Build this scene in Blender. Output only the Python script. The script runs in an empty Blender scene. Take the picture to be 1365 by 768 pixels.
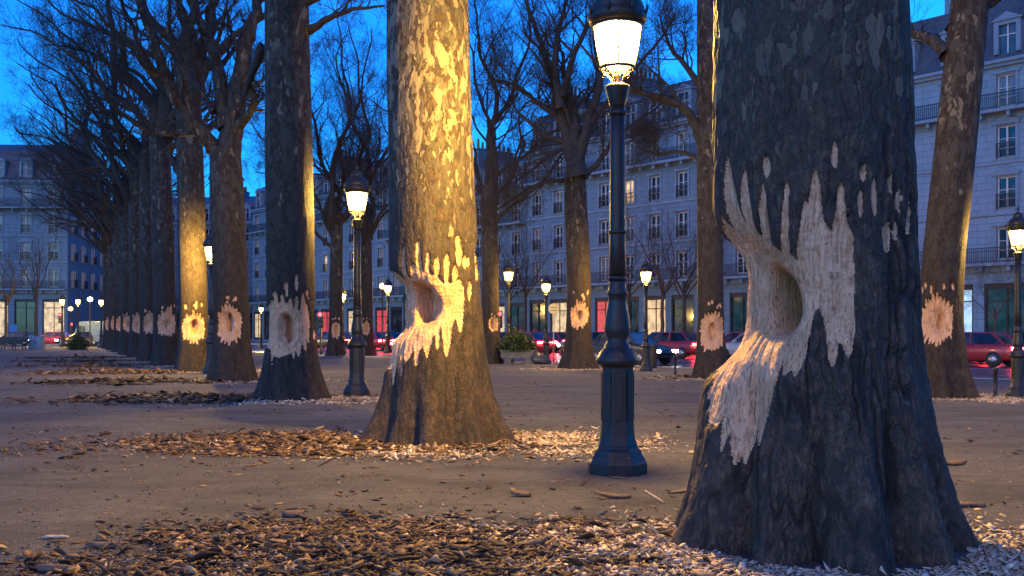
import bpy, bmesh, math, random
import numpy as np
from mathutils import Vector, Matrix
R = math.radians
C = bpy.context.scene.collection
SC = bpy.context.scene
random.seed(7)

# ------------------------------------------------------------------ camera, sky, light, exposure
EYE, F, CX, HZ = 1.35, 1365 * 35 / 36, 682.5, 442.0
cam = bpy.data.objects.new('camera', bpy.data.cameras.new('camera'))
C.objects.link(cam)
cam.location = (0, 0, EYE)
cam.rotation_euler = (R(90), 0, 0)
cam.data.lens = 35
cam.data.sensor_width = 36
cam.data.shift_y = (HZ - 384) / 1365
cam.data.clip_end = 3000
cam.data.clip_start = 0.05
SC.camera = cam
w = bpy.data.worlds.new('World')
SC.world = w
w.use_nodes = True
wn = w.node_tree
bg = wn.nodes['Background']
sky = wn.nodes.new('ShaderNodeTexSky')
sky.sky_type = 'NISHITA'
sky.sun_disc = False
sky.sun_elevation = R(9)
sky.sun_rotation = R(217)
sky.ozone_density = 4.0
sky.air_density = 1.3
sky.dust_density = 0.4
tint = wn.nodes.new('ShaderNodeMix')
tint.data_type = 'RGBA'
tint.blend_type = 'MULTIPLY'
tint.inputs[0].default_value = 1.0
tint.inputs[7].default_value = (0.06, 0.80, 2.1, 1)
wn.links.new(sky.outputs[0], tint.inputs[6])
wn.links.new(tint.outputs[2], bg.inputs[0])
bg.inputs[1].default_value = 0.14
sl = bpy.data.lights.new('sun', 'SUN')
sl.energy = 0.54
sl.angle = R(80)
sl.color = (1.0, 0.58, 0.44)
sun = bpy.data.objects.new('sun', sl)
C.objects.link(sun)
sun.rotation_euler = Vector((0.35, 0.95, -0.35)).to_track_quat('-Z', 'Y').to_euler()
SC.view_settings.view_transform = 'Standard'
SC.view_settings.look = 'None'
SC.view_settings.gamma = 1
SC.view_settings.exposure = 1.05
SC.render.engine = 'CYCLES'
SC.cycles.max_bounces = 5
SC.cycles.transparent_max_bounces = 12
SC.cycles.sample_clamp_indirect = 4
SC.cycles.use_denoising = True

LAMP_W = 1650.0
LAMP_COL = (1.0, 0.60, 0.11)


def PX(px, py, d):
    return np.array([(px - CX) / F * d, d, EYE + (HZ - py) / F * d])


# ------------------------------------------------------------------ object helpers
def link(o, parent=None):
    C.objects.link(o)
    if parent:
        o.parent = parent
    return o


def tag(o, label=None, cat=None, group=None, kind=None):
    if label: o['label'] = label
    if cat: o['category'] = cat
    if group: o['group'] = group
    if kind: o['kind'] = kind
    return o


def thing(name, label, cat, loc=(0, 0, 0), rz=0, group=None):
    o = bpy.data.objects.new(name, None)
    o.location = loc
    o.rotation_euler = (0, 0, rz)
    link(o)
    return tag(o, label, cat, group)


def copy_tree(o, parent=None):
    c = o.copy()
    C.objects.link(c)
    c.parent = parent
    for ch in list(KIDS.get(o.name, [])):
        k = copy_tree(ch, c)
        KIDS.setdefault(c.name, []).append(k)
    return c


KIDS = {}


def mesh_np(name, v, q, mats, parent=None, smooth=True, midx=None):
    """verts (n,3), faces: (m,4) array or list of tuples"""
    me = bpy.data.meshes.new(name)
    v = np.asarray(v, np.float32)
    if isinstance(q, np.ndarray):
        k = q.shape[1]
        me.vertices.add(len(v))
        me.vertices.foreach_set('co', v.ravel())
        me.loops.add(q.size)
        me.loops.foreach_set('vertex_index', q.astype(np.int32).ravel())
        me.polygons.add(len(q))
        me.polygons.foreach_set('loop_start', np.arange(0, q.size, k, dtype=np.int32))
        me.update(calc_edges=True)
        me.validate()
    else:
        me.from_pydata(v.tolist(), [], q)
    if not isinstance(mats, (list, tuple)): mats = [mats]
    for m in mats: me.materials.append(m)
    if smooth: me.polygons.foreach_set('use_smooth', np.ones(len(me.polygons), bool))
    if midx is not None: me.polygons.foreach_set('material_index', np.asarray(midx, np.int32))
    o = bpy.data.objects.new(name, me)
    link(o, parent)
    if parent: KIDS.setdefault(parent.name, []).append(o)
    return o


class MB:
    """collects shapes into one mesh"""
    def __init__(s):
        s.v = []; s.f = []

    def add(s, v, f):
        n = len(s.v)
        s.v += [tuple(map(float, p)) for p in v]
        s.f += [tuple(n + i for i in q) for q in f]
        return s

    def box(s, x0, x1, y0, y1, z0, z1):
        return s.add([(x0, y0, z0), (x1, y0, z0), (x1, y1, z0), (x0, y1, z0), (x0, y0, z1), (x1, y0, z1), (x1, y1, z1), (x0, y1, z1)],
                     [(0, 3, 2, 1), (4, 5, 6, 7), (0, 1, 5, 4), (1, 2, 6, 5), (2, 3, 7, 6), (3, 0, 4, 7)])

    def lathe(s, prof, n=16, c=(0, 0, 0), rot=0.0, cap=True, flute=0.0):
        v = []; f = []
        for (r, z) in prof:
            for k in range(n):
                a = rot + 2 * math.pi * k / n
                rr = r * (1 - (flute if k % 2 else 0))
                v.append((c[0] + rr * math.cos(a), c[1] + rr * math.sin(a), c[2] + z))
        for i in range(len(prof) - 1):
            for k in range(n):
                f.append((i * n + k, i * n + (k + 1) % n, (i + 1) * n + (k + 1) % n, (i + 1) * n + k))
        if cap:
            f.append(tuple(range(n - 1, -1, -1)))
            f.append(tuple((len(prof) - 1) * n + k for k in range(n)))
        return s.add(v, f)

    def tube(s, pts, rad, n=6):
        pts = [Vector(p) for p in pts]
        if not isinstance(rad, (list, tuple)): rad = [rad] * len(pts)
        v = []; f = []
        for i, p in enumerate(pts):
            t = (pts[min(i + 1, len(pts) - 1)] - pts[max(i - 1, 0)]).normalized()
            a = t.cross(Vector((0, 0, 1)) if abs(t.z) < .9 else Vector((1, 0, 0))).normalized()
            b = t.cross(a)
            for k in range(n):
                g = 2 * math.pi * k / n
                v.append(p + (a * math.cos(g) + b * math.sin(g)) * rad[i])
        for i in range(len(pts) - 1):
            for k in range(n):
                f.append((i * n + k, i * n + (k + 1) % n, (i + 1) * n + (k + 1) % n, (i + 1) * n + k))
        f.append(tuple(range(n - 1, -1, -1)))
        f.append(tuple((len(pts) - 1) * n + k for k in range(n)))
        return s.add(v, f)

    def build(s, name, m, parent=None, smooth=False, bevel=0.0, fix=True):
        o = mesh_np(name, s.v, s.f, m, parent, smooth)
        if fix:
            bm = bmesh.new(); bm.from_mesh(o.data)
            bmesh.ops.recalc_face_normals(bm, faces=bm.faces)
            bm.to_mesh(o.data); bm.free()
        if bevel:
            b = o.modifiers.new('bevel', 'BEVEL'); b.width = bevel; b.segments = 2; b.limit_method = 'ANGLE'
        return o


# ------------------------------------------------------------------ material helpers
class NT:
    def __init__(s, name):
        s.m = bpy.data.materials.new(name)
        s.m.use_nodes = True
        s.t = s.m.node_tree
        s.b = s.t.nodes['Principled BSDF']
        s.out = s.t.nodes['Material Output']

    def n(s, typ, ins=None, **props):
        nd = s.t.nodes.new('ShaderNode' + typ)
        for k, v in props.items(): setattr(nd, k, v)
        for k, v in (ins or {}).items(): s.put(nd.inputs[k], v)
        return nd

    def put(s, sock, v):
        if isinstance(v, bpy.types.NodeSocket): s.t.links.new(v, sock)
        elif isinstance(v, bpy.types.Node): s.t.links.new(v.outputs[0], sock)
        else:
            if hasattr(sock.default_value, '__len__') and len(sock.default_value) == 4 and len(v) == 3: v = (*v, 1)
            sock.default_value = v

    def coords(s, scale=(1, 1, 1), kind='Object'):
        tc = s.n('TexCoord')
        mp = s.n('Mapping', {0: tc.outputs[kind]})
        mp.inputs['Scale'].default_value = scale
        return mp.outputs[0]

    def noise(s, vec, scale, detail=3, rough=.55, dist=0):
        return s.n('TexNoise', {'Vector': vec, 'Scale': scale, 'Detail': detail, 'Roughness': rough, 'Distortion': dist})

    def ramp(s, fac, *stops, interp='LINEAR'):
        r = s.n('ValToRGB', {0: fac})
        r.color_ramp.interpolation = interp
        e = r.color_ramp.elements
        while len(e) < len(stops): e.new(0.5)
        for i, (p, c) in enumerate(stops):
            e[i].position = p
            e[i].color = (*c, 1) if len(c) == 3 else c
        return r.outputs[0]

    def mix(s, fac, a, b, mode='MIX'):
        m = s.n('Mix', data_type='RGBA', blend_type=mode)
        s.put(m.inputs[0], fac); s.put(m.inputs[6], a); s.put(m.inputs[7], b)
        return m.outputs[2]

    def math(s, op, a, b=0.0, clamp=False):
        m = s.n('Math', operation=op, use_clamp=clamp)
        s.put(m.inputs[0], a); s.put(m.inputs[1], b)
        return m.outputs[0]

    def bump(s, h, strength=.5, dist=.02, prev=None):
        b = s.n('Bump', {'Height': h, 'Strength': strength, 'Distance': dist})
        if prev is not None: s.put(b.inputs['Normal'], prev)
        return b.outputs[0]

    def set(s, **k):
        for a, v in k.items():
            s.put(s.b.inputs[{'col': 'Base Color', 'rough': 'Roughness', 'nrm': 'Normal', 'metal': 'Metallic', 'spec': 'Specular IOR Level',
                              'em': 'Emission Color', 'es': 'Emission Strength', 'coat': 'Coat Weight'}[a]], v)
        return s.m


BW = lambda v: (v, v, v)


def plain(name, col, rough=.6, metal=0, var=.25, scale=8, bump=.15, spec=.4):
    n = NT(name)
    c = n.coords()
    f = n.noise(c, scale, 5, .6)
    lo = tuple(x * (1 - var) for x in col); hi = tuple(min(1, x * (1 + var)) for x in col)
    colr = n.ramp(f.outputs[0], (.3, lo), (.7, hi))
    f2 = n.noise(c, scale * 7, 3)
    return n.set(col=colr, rough=n.ramp(f.outputs[0], (.3, BW(max(0, rough - .1))), (.7, BW(min(1, rough + .1)))), metal=metal, spec=spec,
                 nrm=n.bump(f2.outputs[0], bump, .01))


def bark_mat(name, z0, z1, patch=.5, dark=1.0, crack_scale=7.0, ps=1.0, pk=None, cr=1.0):
    """plane bark: camouflage patches above z0..z1, fissured brown bark below"""
    n = NT(name)
    tc = n.n('TexCoord')
    loc = n.n('ObjectInfo').outputs['Location']
    vec = n.n('VectorMath', {0: tc.outputs['Object'], 1: loc}, operation='ADD').outputs[0]
    wv = n.noise(vec, 3.0, 3)
    off = n.n('VectorMath', {0: wv.outputs['Color'], 1: (.16, .16, .16)}, operation='MULTIPLY').outputs[0]
    v2 = n.n('VectorMath', {0: vec, 1: off}, operation='ADD').outputs[0]
    st = n.n('VectorMath', {0: v2, 1: (1, 1, .42)}, operation='MULTIPLY').outputs[0]
    wv3 = n.noise(vec, 9.0, 3)
    off3 = n.n('VectorMath', {0: wv3.outputs['Color'], 1: (.13, .13, .3)}, operation='MULTIPLY').outputs[0]
    v3 = n.n('VectorMath', {0: v2, 1: off3}, operation='ADD').outputs[0]
    st3 = n.n('VectorMath', {0: v3, 1: (1, 1, .15)}, operation='MULTIPLY').outputs[0]
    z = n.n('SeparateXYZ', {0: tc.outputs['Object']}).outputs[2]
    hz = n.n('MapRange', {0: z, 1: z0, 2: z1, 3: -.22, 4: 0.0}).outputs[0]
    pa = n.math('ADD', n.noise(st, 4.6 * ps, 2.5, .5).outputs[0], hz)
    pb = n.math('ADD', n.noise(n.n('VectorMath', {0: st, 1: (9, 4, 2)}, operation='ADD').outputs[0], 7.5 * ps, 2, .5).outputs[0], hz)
    pc = n.noise(n.n('VectorMath', {0: st, 1: (3, 17, 5)}, operation='ADD').outputs[0], 6.0 * ps, 2.5, .5).outputs[0]
    th = .66 - .14 * patch
    ma = n.ramp(pa, (th, BW(0)), (th + .012, BW(1)))
    mb = n.ramp(pb, (th + .02, BW(0)), (th + .032, BW(1)))
    mc = n.ramp(pc, (.5, BW(0)), (.52, BW(1)))
    fine = n.noise(n.n('VectorMath', {0: vec, 1: (1, 1, .35)}, operation='MULTIPLY').outputs[0], 38, 5, .65).outputs[0]
    def ridge(sc, det):
        q_ = n.noise(st3, sc, det, .6).outputs[0]
        return n.math('ABSOLUTE', n.math('SUBTRACT', q_, .5))
    crk = n.math('MINIMUM', n.math('MULTIPLY', ridge(crack_scale * .8, 3), 2.6), n.math('ADD', n.math('MULTIPLY', ridge(crack_scale * 2.4, 3), 2.4), .05))
    crk = n.math('MINIMUM', crk, .34)
    k = dark
    base = n.ramp(fine, (.3, (.075 * k, .050 * k, .038 * k)), (.52, (.165 * k, .104 * k, .07 * k)), (.75, (.28 * k, .20 * k, .14 * k)))
    blot = n.noise(vec, 11, 4, .6).outputs[0]
    base = n.mix(n.ramp(blot, (.46, BW(0)), (.58, BW(.85))), base, (.075 * k, .06 * k, .05 * k))
    base = n.mix(n.ramp(crk, (.0, BW(.9 * cr)), (.10, BW(0))), base, (.035, .027, .021))
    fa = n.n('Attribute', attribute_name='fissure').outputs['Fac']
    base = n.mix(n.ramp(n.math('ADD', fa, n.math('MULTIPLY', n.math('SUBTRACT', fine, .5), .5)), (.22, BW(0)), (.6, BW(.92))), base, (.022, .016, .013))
    q = pk or dark
    mid = n.ramp(fine, (.25, (.10 * q, .085 * q, .065 * q)), (.75, (.19 * q, .16 * q, .12 * q)))
    pale = n.ramp(fine, (.25, (.30 * q, .235 * q, .16 * q)), (.75, (.41 * q, .32 * q, .22 * q)))
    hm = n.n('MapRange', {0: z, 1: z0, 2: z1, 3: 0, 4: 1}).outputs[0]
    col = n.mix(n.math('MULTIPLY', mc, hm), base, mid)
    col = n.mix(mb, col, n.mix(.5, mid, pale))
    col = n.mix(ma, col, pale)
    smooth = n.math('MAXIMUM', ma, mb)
    hgt = n.math('MULTIPLY', crk, n.math('SUBTRACT', 1.0, n.math('MULTIPLY', smooth, .85)))
    nr = n.bump(n.math('ADD', hgt, n.math('MULTIPLY', fine, .22)), .55 + .4 * cr, .02 + .03 * cr)
    nr = n.bump(n.math('ADD', n.math('ADD', ma, mb), mc), .5, -.006, nr)
    return n.set(col=col, rough=.82, spec=.25, nrm=nr)


def wood_mat():
    n = NT('gnawed_wood')
    tc = n.n('TexCoord')
    vec = tc.outputs['Object']
    wv = n.noise(vec, 5, 3)
    off = n.n('VectorMath', {0: wv.outputs['Color'], 1: (.05, .05, .05)}, operation='MULTIPLY').outputs[0]
    v2 = n.n('VectorMath', {0: vec, 1: off}, operation='ADD').outputs[0]
    fib = n.noise(n.n('VectorMath', {0: v2, 1: (1, 1, .06)}, operation='MULTIPLY').outputs[0], 55, 5, .65).outputs[0]
    chew = n.noise(n.n('VectorMath', {0: v2, 1: (1, 1, .4)}, operation='MULTIPLY').outputs[0], 26, 4, .7).outputs[0]
    big = n.noise(vec, 4, 4, .6).outputs[0]
    col = n.ramp(fib, (.32, (.25, .125, .055)), (.44, (.60, .33, .18)), (.7, (.80, .485, .30)))
    col = n.mix(n.ramp(big, (.4, BW(0)), (.68, BW(.55))), col, (.36, .20, .09))
    col = n.mix(n.ramp(chew, (.3, BW(.85)), (.43, BW(0))), col, (.2, .11, .055))
    mk = n.n('TexVoronoi', {'Vector': n.n('VectorMath', {0: v2, 1: (1, 1, 1.7)}, operation='MULTIPLY').outputs[0], 'Scale': 20}, feature='SMOOTH_F1').outputs[0]
    h = n.math('ADD', n.math('ADD', n.math('MULTIPLY', fib, .8), n.math('MULTIPLY', chew, .8)), n.math('MULTIPLY', mk, .5))
    stk = n.noise(n.n('VectorMath', {0: v2, 1: (1, 1, .035)}, operation='MULTIPLY').outputs[0], 90, 3, .6).outputs[0]
    col = n.mix(n.ramp(stk, (.34, BW(.8)), (.42, BW(0))), col, (.17, .085, .04))
    return n.set(col=col, rough=.75, spec=.25, nrm=n.bump(h, 1.0, .03))


def stone_mat(name, col):
    n = NT(name)
    c = n.coords()
    sep = n.n('SeparateXYZ', {0: c})
    cmb = n.n('CombineXYZ', {0: n.math('ADD', sep.outputs[0], sep.outputs[1]), 1: sep.outputs[2]})
    br = n.n('TexBrick', {'Vector': cmb.outputs[0], 'Color1': col, 'Color2': tuple(x * .9 for x in col), 'Mortar': tuple(x * .55 for x in col), 'Scale': 1.0,
                          'Mortar Size': .018, 'Brick Width': 1.15, 'Row Height': .42, 'Mortar Smooth': .3})
    st = n.noise(n.n('VectorMath', {0: c, 1: (1, 1, .25)}, operation='MULTIPLY').outputs[0], 1.3, 5, .65).outputs[0]
    cc = n.mix(n.ramp(st, (.42, BW(0)), (.72, BW(.5))), br.outputs[0], tuple(x * .55 for x in col))
    return n.set(col=cc, rough=.85, spec=.2, nrm=n.bump(br.outputs[1], .5, -.02, n.bump(n.noise(c, 30, 4).outputs[0], .2, .01)))


def emit(name, col, s, noise=0):
    n = NT(name)
    c = col
    if noise:
        f = n.noise(n.coords((1, 1, 1)), noise, 4, .6).outputs[0]
        c = n.ramp(f, (.33, tuple(x * .15 for x in col)), (.5, tuple(x * .7 for x in col)), (.68, col))
    return n.set(col=tuple(x * .5 for x in col), rough=.4, em=c, es=s)


M = {}
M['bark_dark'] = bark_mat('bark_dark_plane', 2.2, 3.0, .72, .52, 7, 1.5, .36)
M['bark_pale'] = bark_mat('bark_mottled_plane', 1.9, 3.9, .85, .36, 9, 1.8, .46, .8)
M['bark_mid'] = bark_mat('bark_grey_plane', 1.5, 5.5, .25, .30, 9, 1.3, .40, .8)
M['limb'] = plain('limb_bark', (.045, .037, .031), .85, 0, .35, 6, .4, .2)
M['wood'] = wood_mat()
M['iron'] = plain('black_painted_iron', (.017, .016, .018), .46, .0, .35, 14, .12, .35)
M['iron_rail'] = plain('black_railing_iron', (.012, .012, .015), .5)
M['brass'] = plain('gilded_cradle_paint', (.30, .22, .10), .4, .6)
M['zinc'] = plain('zinc_roof', (.13, .15, .19), .5, .2, .25, 1.5)
M['slate'] = plain('slate_roof', (.05, .055, .07), .6, 0, .35, 3)
M['stone_a'] = stone_mat('limestone_cream', (.125, .19, .24))
M['stone_b'] = stone_mat('limestone_grey', (.105, .165, .21))
M['stone_c'] = stone_mat('limestone_pale', (.165, .25, .31))
M['trim'] = plain('limestone_trim', (.14, .20, .25), .85, 0, .2, 2)
M['frame'] = plain('window_paint', (.42, .42, .42), .5)
M['pot'] = plain('clay_chimney_pot', (.20, .09, .05), .85)
M['asphalt'] = None


def glass_dark():
    n = NT('dark_window_glass')
    c = n.coords()
    return n.set(col=n.ramp(n.noise(c, .9, 2).outputs[0], (.4, (.008, .01, .014)), (.65, (.05, .055, .06))), rough=.08, spec=.6)


M['pane'] = glass_dark()
def curtain():
    n = NT('curtained_window_glass')
    c = n.coords((9, 1, .25))
    f = n.noise(c, 2.2, 3).outputs[0]
    return n.set(col=n.ramp(f, (.35, (.05, .055, .06)), (.6, (.16, .165, .17))), rough=.12, spec=.6)


M['pane_curtain'] = curtain()
M['pane_lit'] = emit('warm_lit_window', (1.0, .66, .30), .55, 1.5)
M['shop_lit'] = emit('lit_shop_window', (1.0, .70, .34), .42, 2.2)
M['shop_cool'] = emit('cool_lit_shop_window', (.55, .85, 1.0), .45, 1.1)
M['shop_red'] = emit('red_shop_glow', (1.0, .10, .10), .3, 3.0)
M['red_signal'] = emit('red_signal_lens', (1.0, .03, .05), 7)
M['tail'] = emit('tail_lamp_lens', (1.0, .03, .035), 36)
M['head'] = emit('head_lamp_lens', (1.0, .93, .80), 22)
M['off_lens'] = plain('unlit_lens', (.06, .05, .04), .3)
M['blue_sign'] = plain('blue_sign_paint', (.03, .12, .35), .5)


def lamp_glass():
    n = NT('glowing_lantern_glass')
    tr = n.n('BsdfTransparent')
    em = n.n('Emission', {0: (1.0, .60, .13, 1), 1: 2.7})
    ad = n.n('AddShader', {0: tr.outputs[0], 1: em.outputs[0]})
    n.t.links.new(ad.outputs[0], n.out.inputs[0])
    return n.m


M['lamp_glass'] = lamp_glass()
M['bulb'] = emit('lamp_bulb', (1.0, .85, .55), 10)


def sand_mat():
    n = NT('park_sand')
    c = n.coords()
    a = n.noise(c, .5, 5, .65).outputs[0]
    b = n.noise(c, 9, 6, .7).outputs[0]
    g = n.noise(c, 70, 5, .8).outputs[0]
    col = n.ramp(a, (.35, (.088, .083, .085)), (.65, (.16, .148, .145)))
    col = n.mix(n.ramp(b, (.42, BW(0)), (.7, BW(.55))), col, (.052, .047, .046))
    col = n.mix(n.ramp(g, (.36, BW(.65)), (.5, BW(0))), col, (.03, .024, .021))
    col = n.mix(n.ramp(g, (.60, BW(0)), (.70, BW(.7))), col, (.36, .31, .27))
    wet = n.noise(n.n('VectorMath', {0: c, 1: (.55, 1.6, 1)}, operation='MULTIPLY').outputs[0], 1.1, 5, .65, .6).outputs[0]
    col = n.mix(n.ramp(wet, (.5, BW(0)), (.6, BW(.5))), col, (.05, .045, .044))
    scuff = n.noise(n.n('VectorMath', {0: c, 1: (1, 1.7, 1)}, operation='MULTIPLY').outputs[0], 3.4, 4, .6, .8).outputs[0]
    h = n.math('ADD', n.math('ADD', n.math('MULTIPLY', b, .5), n.math('MULTIPLY', g, 1.3)), n.math('MULTIPLY', scuff, 1.2))
    return n.set(col=col, rough=.9, spec=.2, nrm=n.bump(h, 1.0, .03))


M['sand'] = sand_mat()


def asphalt_mat():
    n = NT('damp_asphalt')
    c = n.coords()
    a = n.noise(c, .25, 4, .6).outputs[0]
    g = n.noise(c, 60, 3, .7).outputs[0]
    col = n.ramp(a, (.35, (.035, .035, .038)), (.65, (.065, .063, .062)))
    return n.set(col=col, rough=n.ramp(a, (.35, BW(.22)), (.65, BW(.4))), spec=.6, nrm=n.bump(g, .25, .006))


M['asphalt'] = asphalt_mat()
M['paving'] = plain('grey_paving', (.13, .125, .12), .75, 0, .2, 1.2, .2)
M['granite'] = plain('granite_kerb', (.30, .29, .28), .75, 0, .2, 5, .2)
M['road_paint'] = plain('white_road_paint', (.7, .7, .68), .6, 0, .15, 4, .1)


def flake_mat(name, stops):
    n = NT(name)
    rnd = n.n('NewGeometry').outputs['Random Per Island']
    c = n.coords()
    f = n.noise(c, 45, 4, .65).outputs[0]
    col = n.ramp(rnd, *stops)
    col = n.mix(n.ramp(f, (.35, BW(.55)), (.6, BW(0))), col, (.05, .03, .02))
    return n.set(col=col, rough=.8, spec=.2, nrm=n.bump(f, .5, .01))


M['bark_flakes'] = flake_mat('bark_flakes', ((0, (.02, .013, .01)), (.4, (.07, .04, .023)), (.8, (.17, .10, .055)), (1, (.36, .24, .14))))
M['chips'] = flake_mat('wood_chips', ((0, (.2, .12, .07)), (.3, (.46, .33, .21)), (1, (.68, .55, .41))))
M['leaf'] = flake_mat('box_leaves', ((0, (.018, .04, .012)), (1, (.06, .10, .03))))

# ------------------------------------------------------------------ ground, street, pavement
UB = np.array([-.649, .761]); NB = np.array([.761, .649])     # street direction and its right-hand normal


def ST(s, t):
    p = UB * s + NB * t
    return (float(p[0]), float(p[1]))


def sheet(name, pts, z, m, kind='structure'):
    o = mesh_np(name, [(x, y, z) for x, y in pts], [tuple(range(len(pts)))], m, None, False)
    if o.data.polygons[0].normal.z < 0: o.data.flip_normals()
    if kind: o['kind'] = kind
    return o


sheet('ground', [(-1600, -1600), (1600, -1600), (1600, 1600), (-1600, 1600)], -.21, M['paving'])
near = [ST(-90, 29), (-36, 87), (-260, 93)]
far = [ST(-90, 56), (-22, 112), (-260, 118)]
sheet('park_ground', near + [(-260, -90), (60, -90)], 0, M['sand'])
sheet('street', near + far[::-1], -.12, M['asphalt'])
sheet('pavement', far + [(-260, 420), (330, 420), (330, -40)], 0, M['paving'])


def strip(name, poly, off0, off1, z0, z1, m):
    b = MB()
    for (p, q) in zip(poly[:-1], poly[1:]):
        p = Vector(p); q = Vector(q)
        d = (q - p).normalized(); nn = Vector((-d.y, d.x))
        c = [p + nn * off0, q + nn * off0, q + nn * off1, p + nn * off1]
        b.add([(v.x, v.y, z0) for v in c] + [(v.x, v.y, z1) for v in c], [(0, 3, 2, 1), (4, 5, 6, 7), (0, 1, 5, 4), (1, 2, 6, 5), (2, 3, 7, 6), (3, 0, 4, 7)])
    o = b.build(name, m)
    o['kind'] = 'structure'
    return o


strip('kerb', near, -.02, .28, -.2, .006, M['granite'])
strip('kerb', far, -.28, .02, -.2, .006, M['granite'])
lm = MB()
for t in (34.3, 39.5, 44.4, 48.1):
    s = -60
    while s < 78:
        a, b_, c_, d_ = ST(s, t - .07), ST(s + 3, t - .07), ST(s + 3, t + .07), ST(s, t + .07)
        lm.add([(*p, -.116) for p in (a, b_, c_, d_)], [(0, 1, 2, 3)])
        s += 8 if t != 39.5 else 3.2
lmo = lm.build('lane_markings', M['road_paint'])
lmo['kind'] = 'structure'

# ------------------------------------------------------------------ numpy noise on (theta, z) grids
def vnoise(u, v, per, seed):
    rs = np.random.RandomState(seed)
    T = rs.rand(512, 512).astype(np.float32)
    iu = np.floor(u).astype(int); iv = np.floor(v).astype(int)
    fu = u - iu; fv = v - iv
    fu = fu * fu * (3 - 2 * fu); fv = fv * fv * (3 - 2 * fv)
    a0 = np.mod(iu, per); a1 = np.mod(iu + 1, per); b0 = np.mod(iv, 512); b1 = np.mod(iv + 1, 512)
    return (T[a0, b0] * (1 - fu) + T[a1, b0] * fu) * (1 - fv) + (T[a0, b1] * (1 - fu) + T[a1, b1] * fu) * fv


def fbm(u, v, per, seed, oct=3):
    s = 0; a = 1; tot = 0
    for k in range(oct):
        s = s + a * vnoise(u * 2 ** k, v * 2 ** k, int(per * 2 ** k), seed + k)
        tot += a; a *= .5
    return s / tot


def voro_edge(u, v, per, seed):
    rs = np.random.RandomState(seed)
    T = rs.rand(512, 512, 2)
    iu = np.floor(u).astype(int); iv = np.floor(v).astype(int)
    f1 = np.full(u.shape, 9.); f2 = np.full(u.shape, 9.)
    for i in (-1, 0, 1):
        for j in (-1, 0, 1):
            p = T[np.mod(iu + i, per), np.mod(iv + j, 512)]
            d = np.hypot(iu + i + p[..., 0] - u, iv + j + p[..., 1] - v)
            f2 = np.minimum(f2, np.maximum(d, f1)); f1 = np.minimum(f1, d)
    return f2 - f1


def in_poly(x, y, poly):
    poly = np.asarray(poly, float)
    ins = np.zeros(x.shape, bool)
    j = len(poly) - 1
    for i in range(len(poly)):
        xi, yi = poly[i]; xj, yj = poly[j]
        if yi != yj:
            c = ((yi > y) != (yj > y)) & (x < (xj - xi) * (y - yi) / (yj - yi) + xi)
            ins ^= c
        j = i
    return ins


def blur(a, ru, rv):
    a = a.astype(np.float32)
    for _ in range(3):
        for ax, r in ((1, ru), (0, rv)):
            r = int(max(1, r))
            pad = [(0, 0), (0, 0)]; pad[ax] = (r + 1, r)
            c = np.cumsum(np.pad(a, pad, mode='edge'), axis=ax)
            n = a.shape[ax]
            if ax == 1: a = (c[:, 2 * r + 1:2 * r + 1 + n] - c[:, :n]) / (2 * r + 1)
            else: a = (c[2 * r + 1:2 * r + 1 + n, :] - c[:n, :]) / (2 * r + 1)
    return a


def comb(cx, cy, a, b, up, dn, nt, rng, holes=True):
    """ragged gnawed outline in photo pixels round (cx, cy): half-size a x b, teeth up and down"""
    P = []
    xs = np.linspace(-1, 1, 2 * nt + 1)
    for i, x in enumerate(xs):
        e = math.sqrt(max(0, 1 - x * x)) ** .8
        tip = i % 2 == 1
        P.append((cx + a * (x + rng.uniform(-.05, .05)), cy - b * .95 * e - (up * rng.uniform(.45, 1) if tip else 0) * (1 - .3 * abs(x))))
        if tip: P.append((cx + a * (x + .06), P[-1][1] + up * .12))
    for i, x in enumerate(xs[::-1]):
        e = math.sqrt(max(0, 1 - x * x)) ** .8
        P.append((cx + a * (x + rng.uniform(-.05, .05)), cy + b * .95 * e + (dn * rng.uniform(.3, 1) if i % 2 else 0)))
    return P


def ellipse(cx, cy, a, b, n=18):
    return [(cx + a * math.cos(k * 2 * math.pi / n) * (1 + .12 * math.sin(3 * k)), cy + b * math.sin(k * 2 * math.pi / n)) for k in range(n)]


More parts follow.
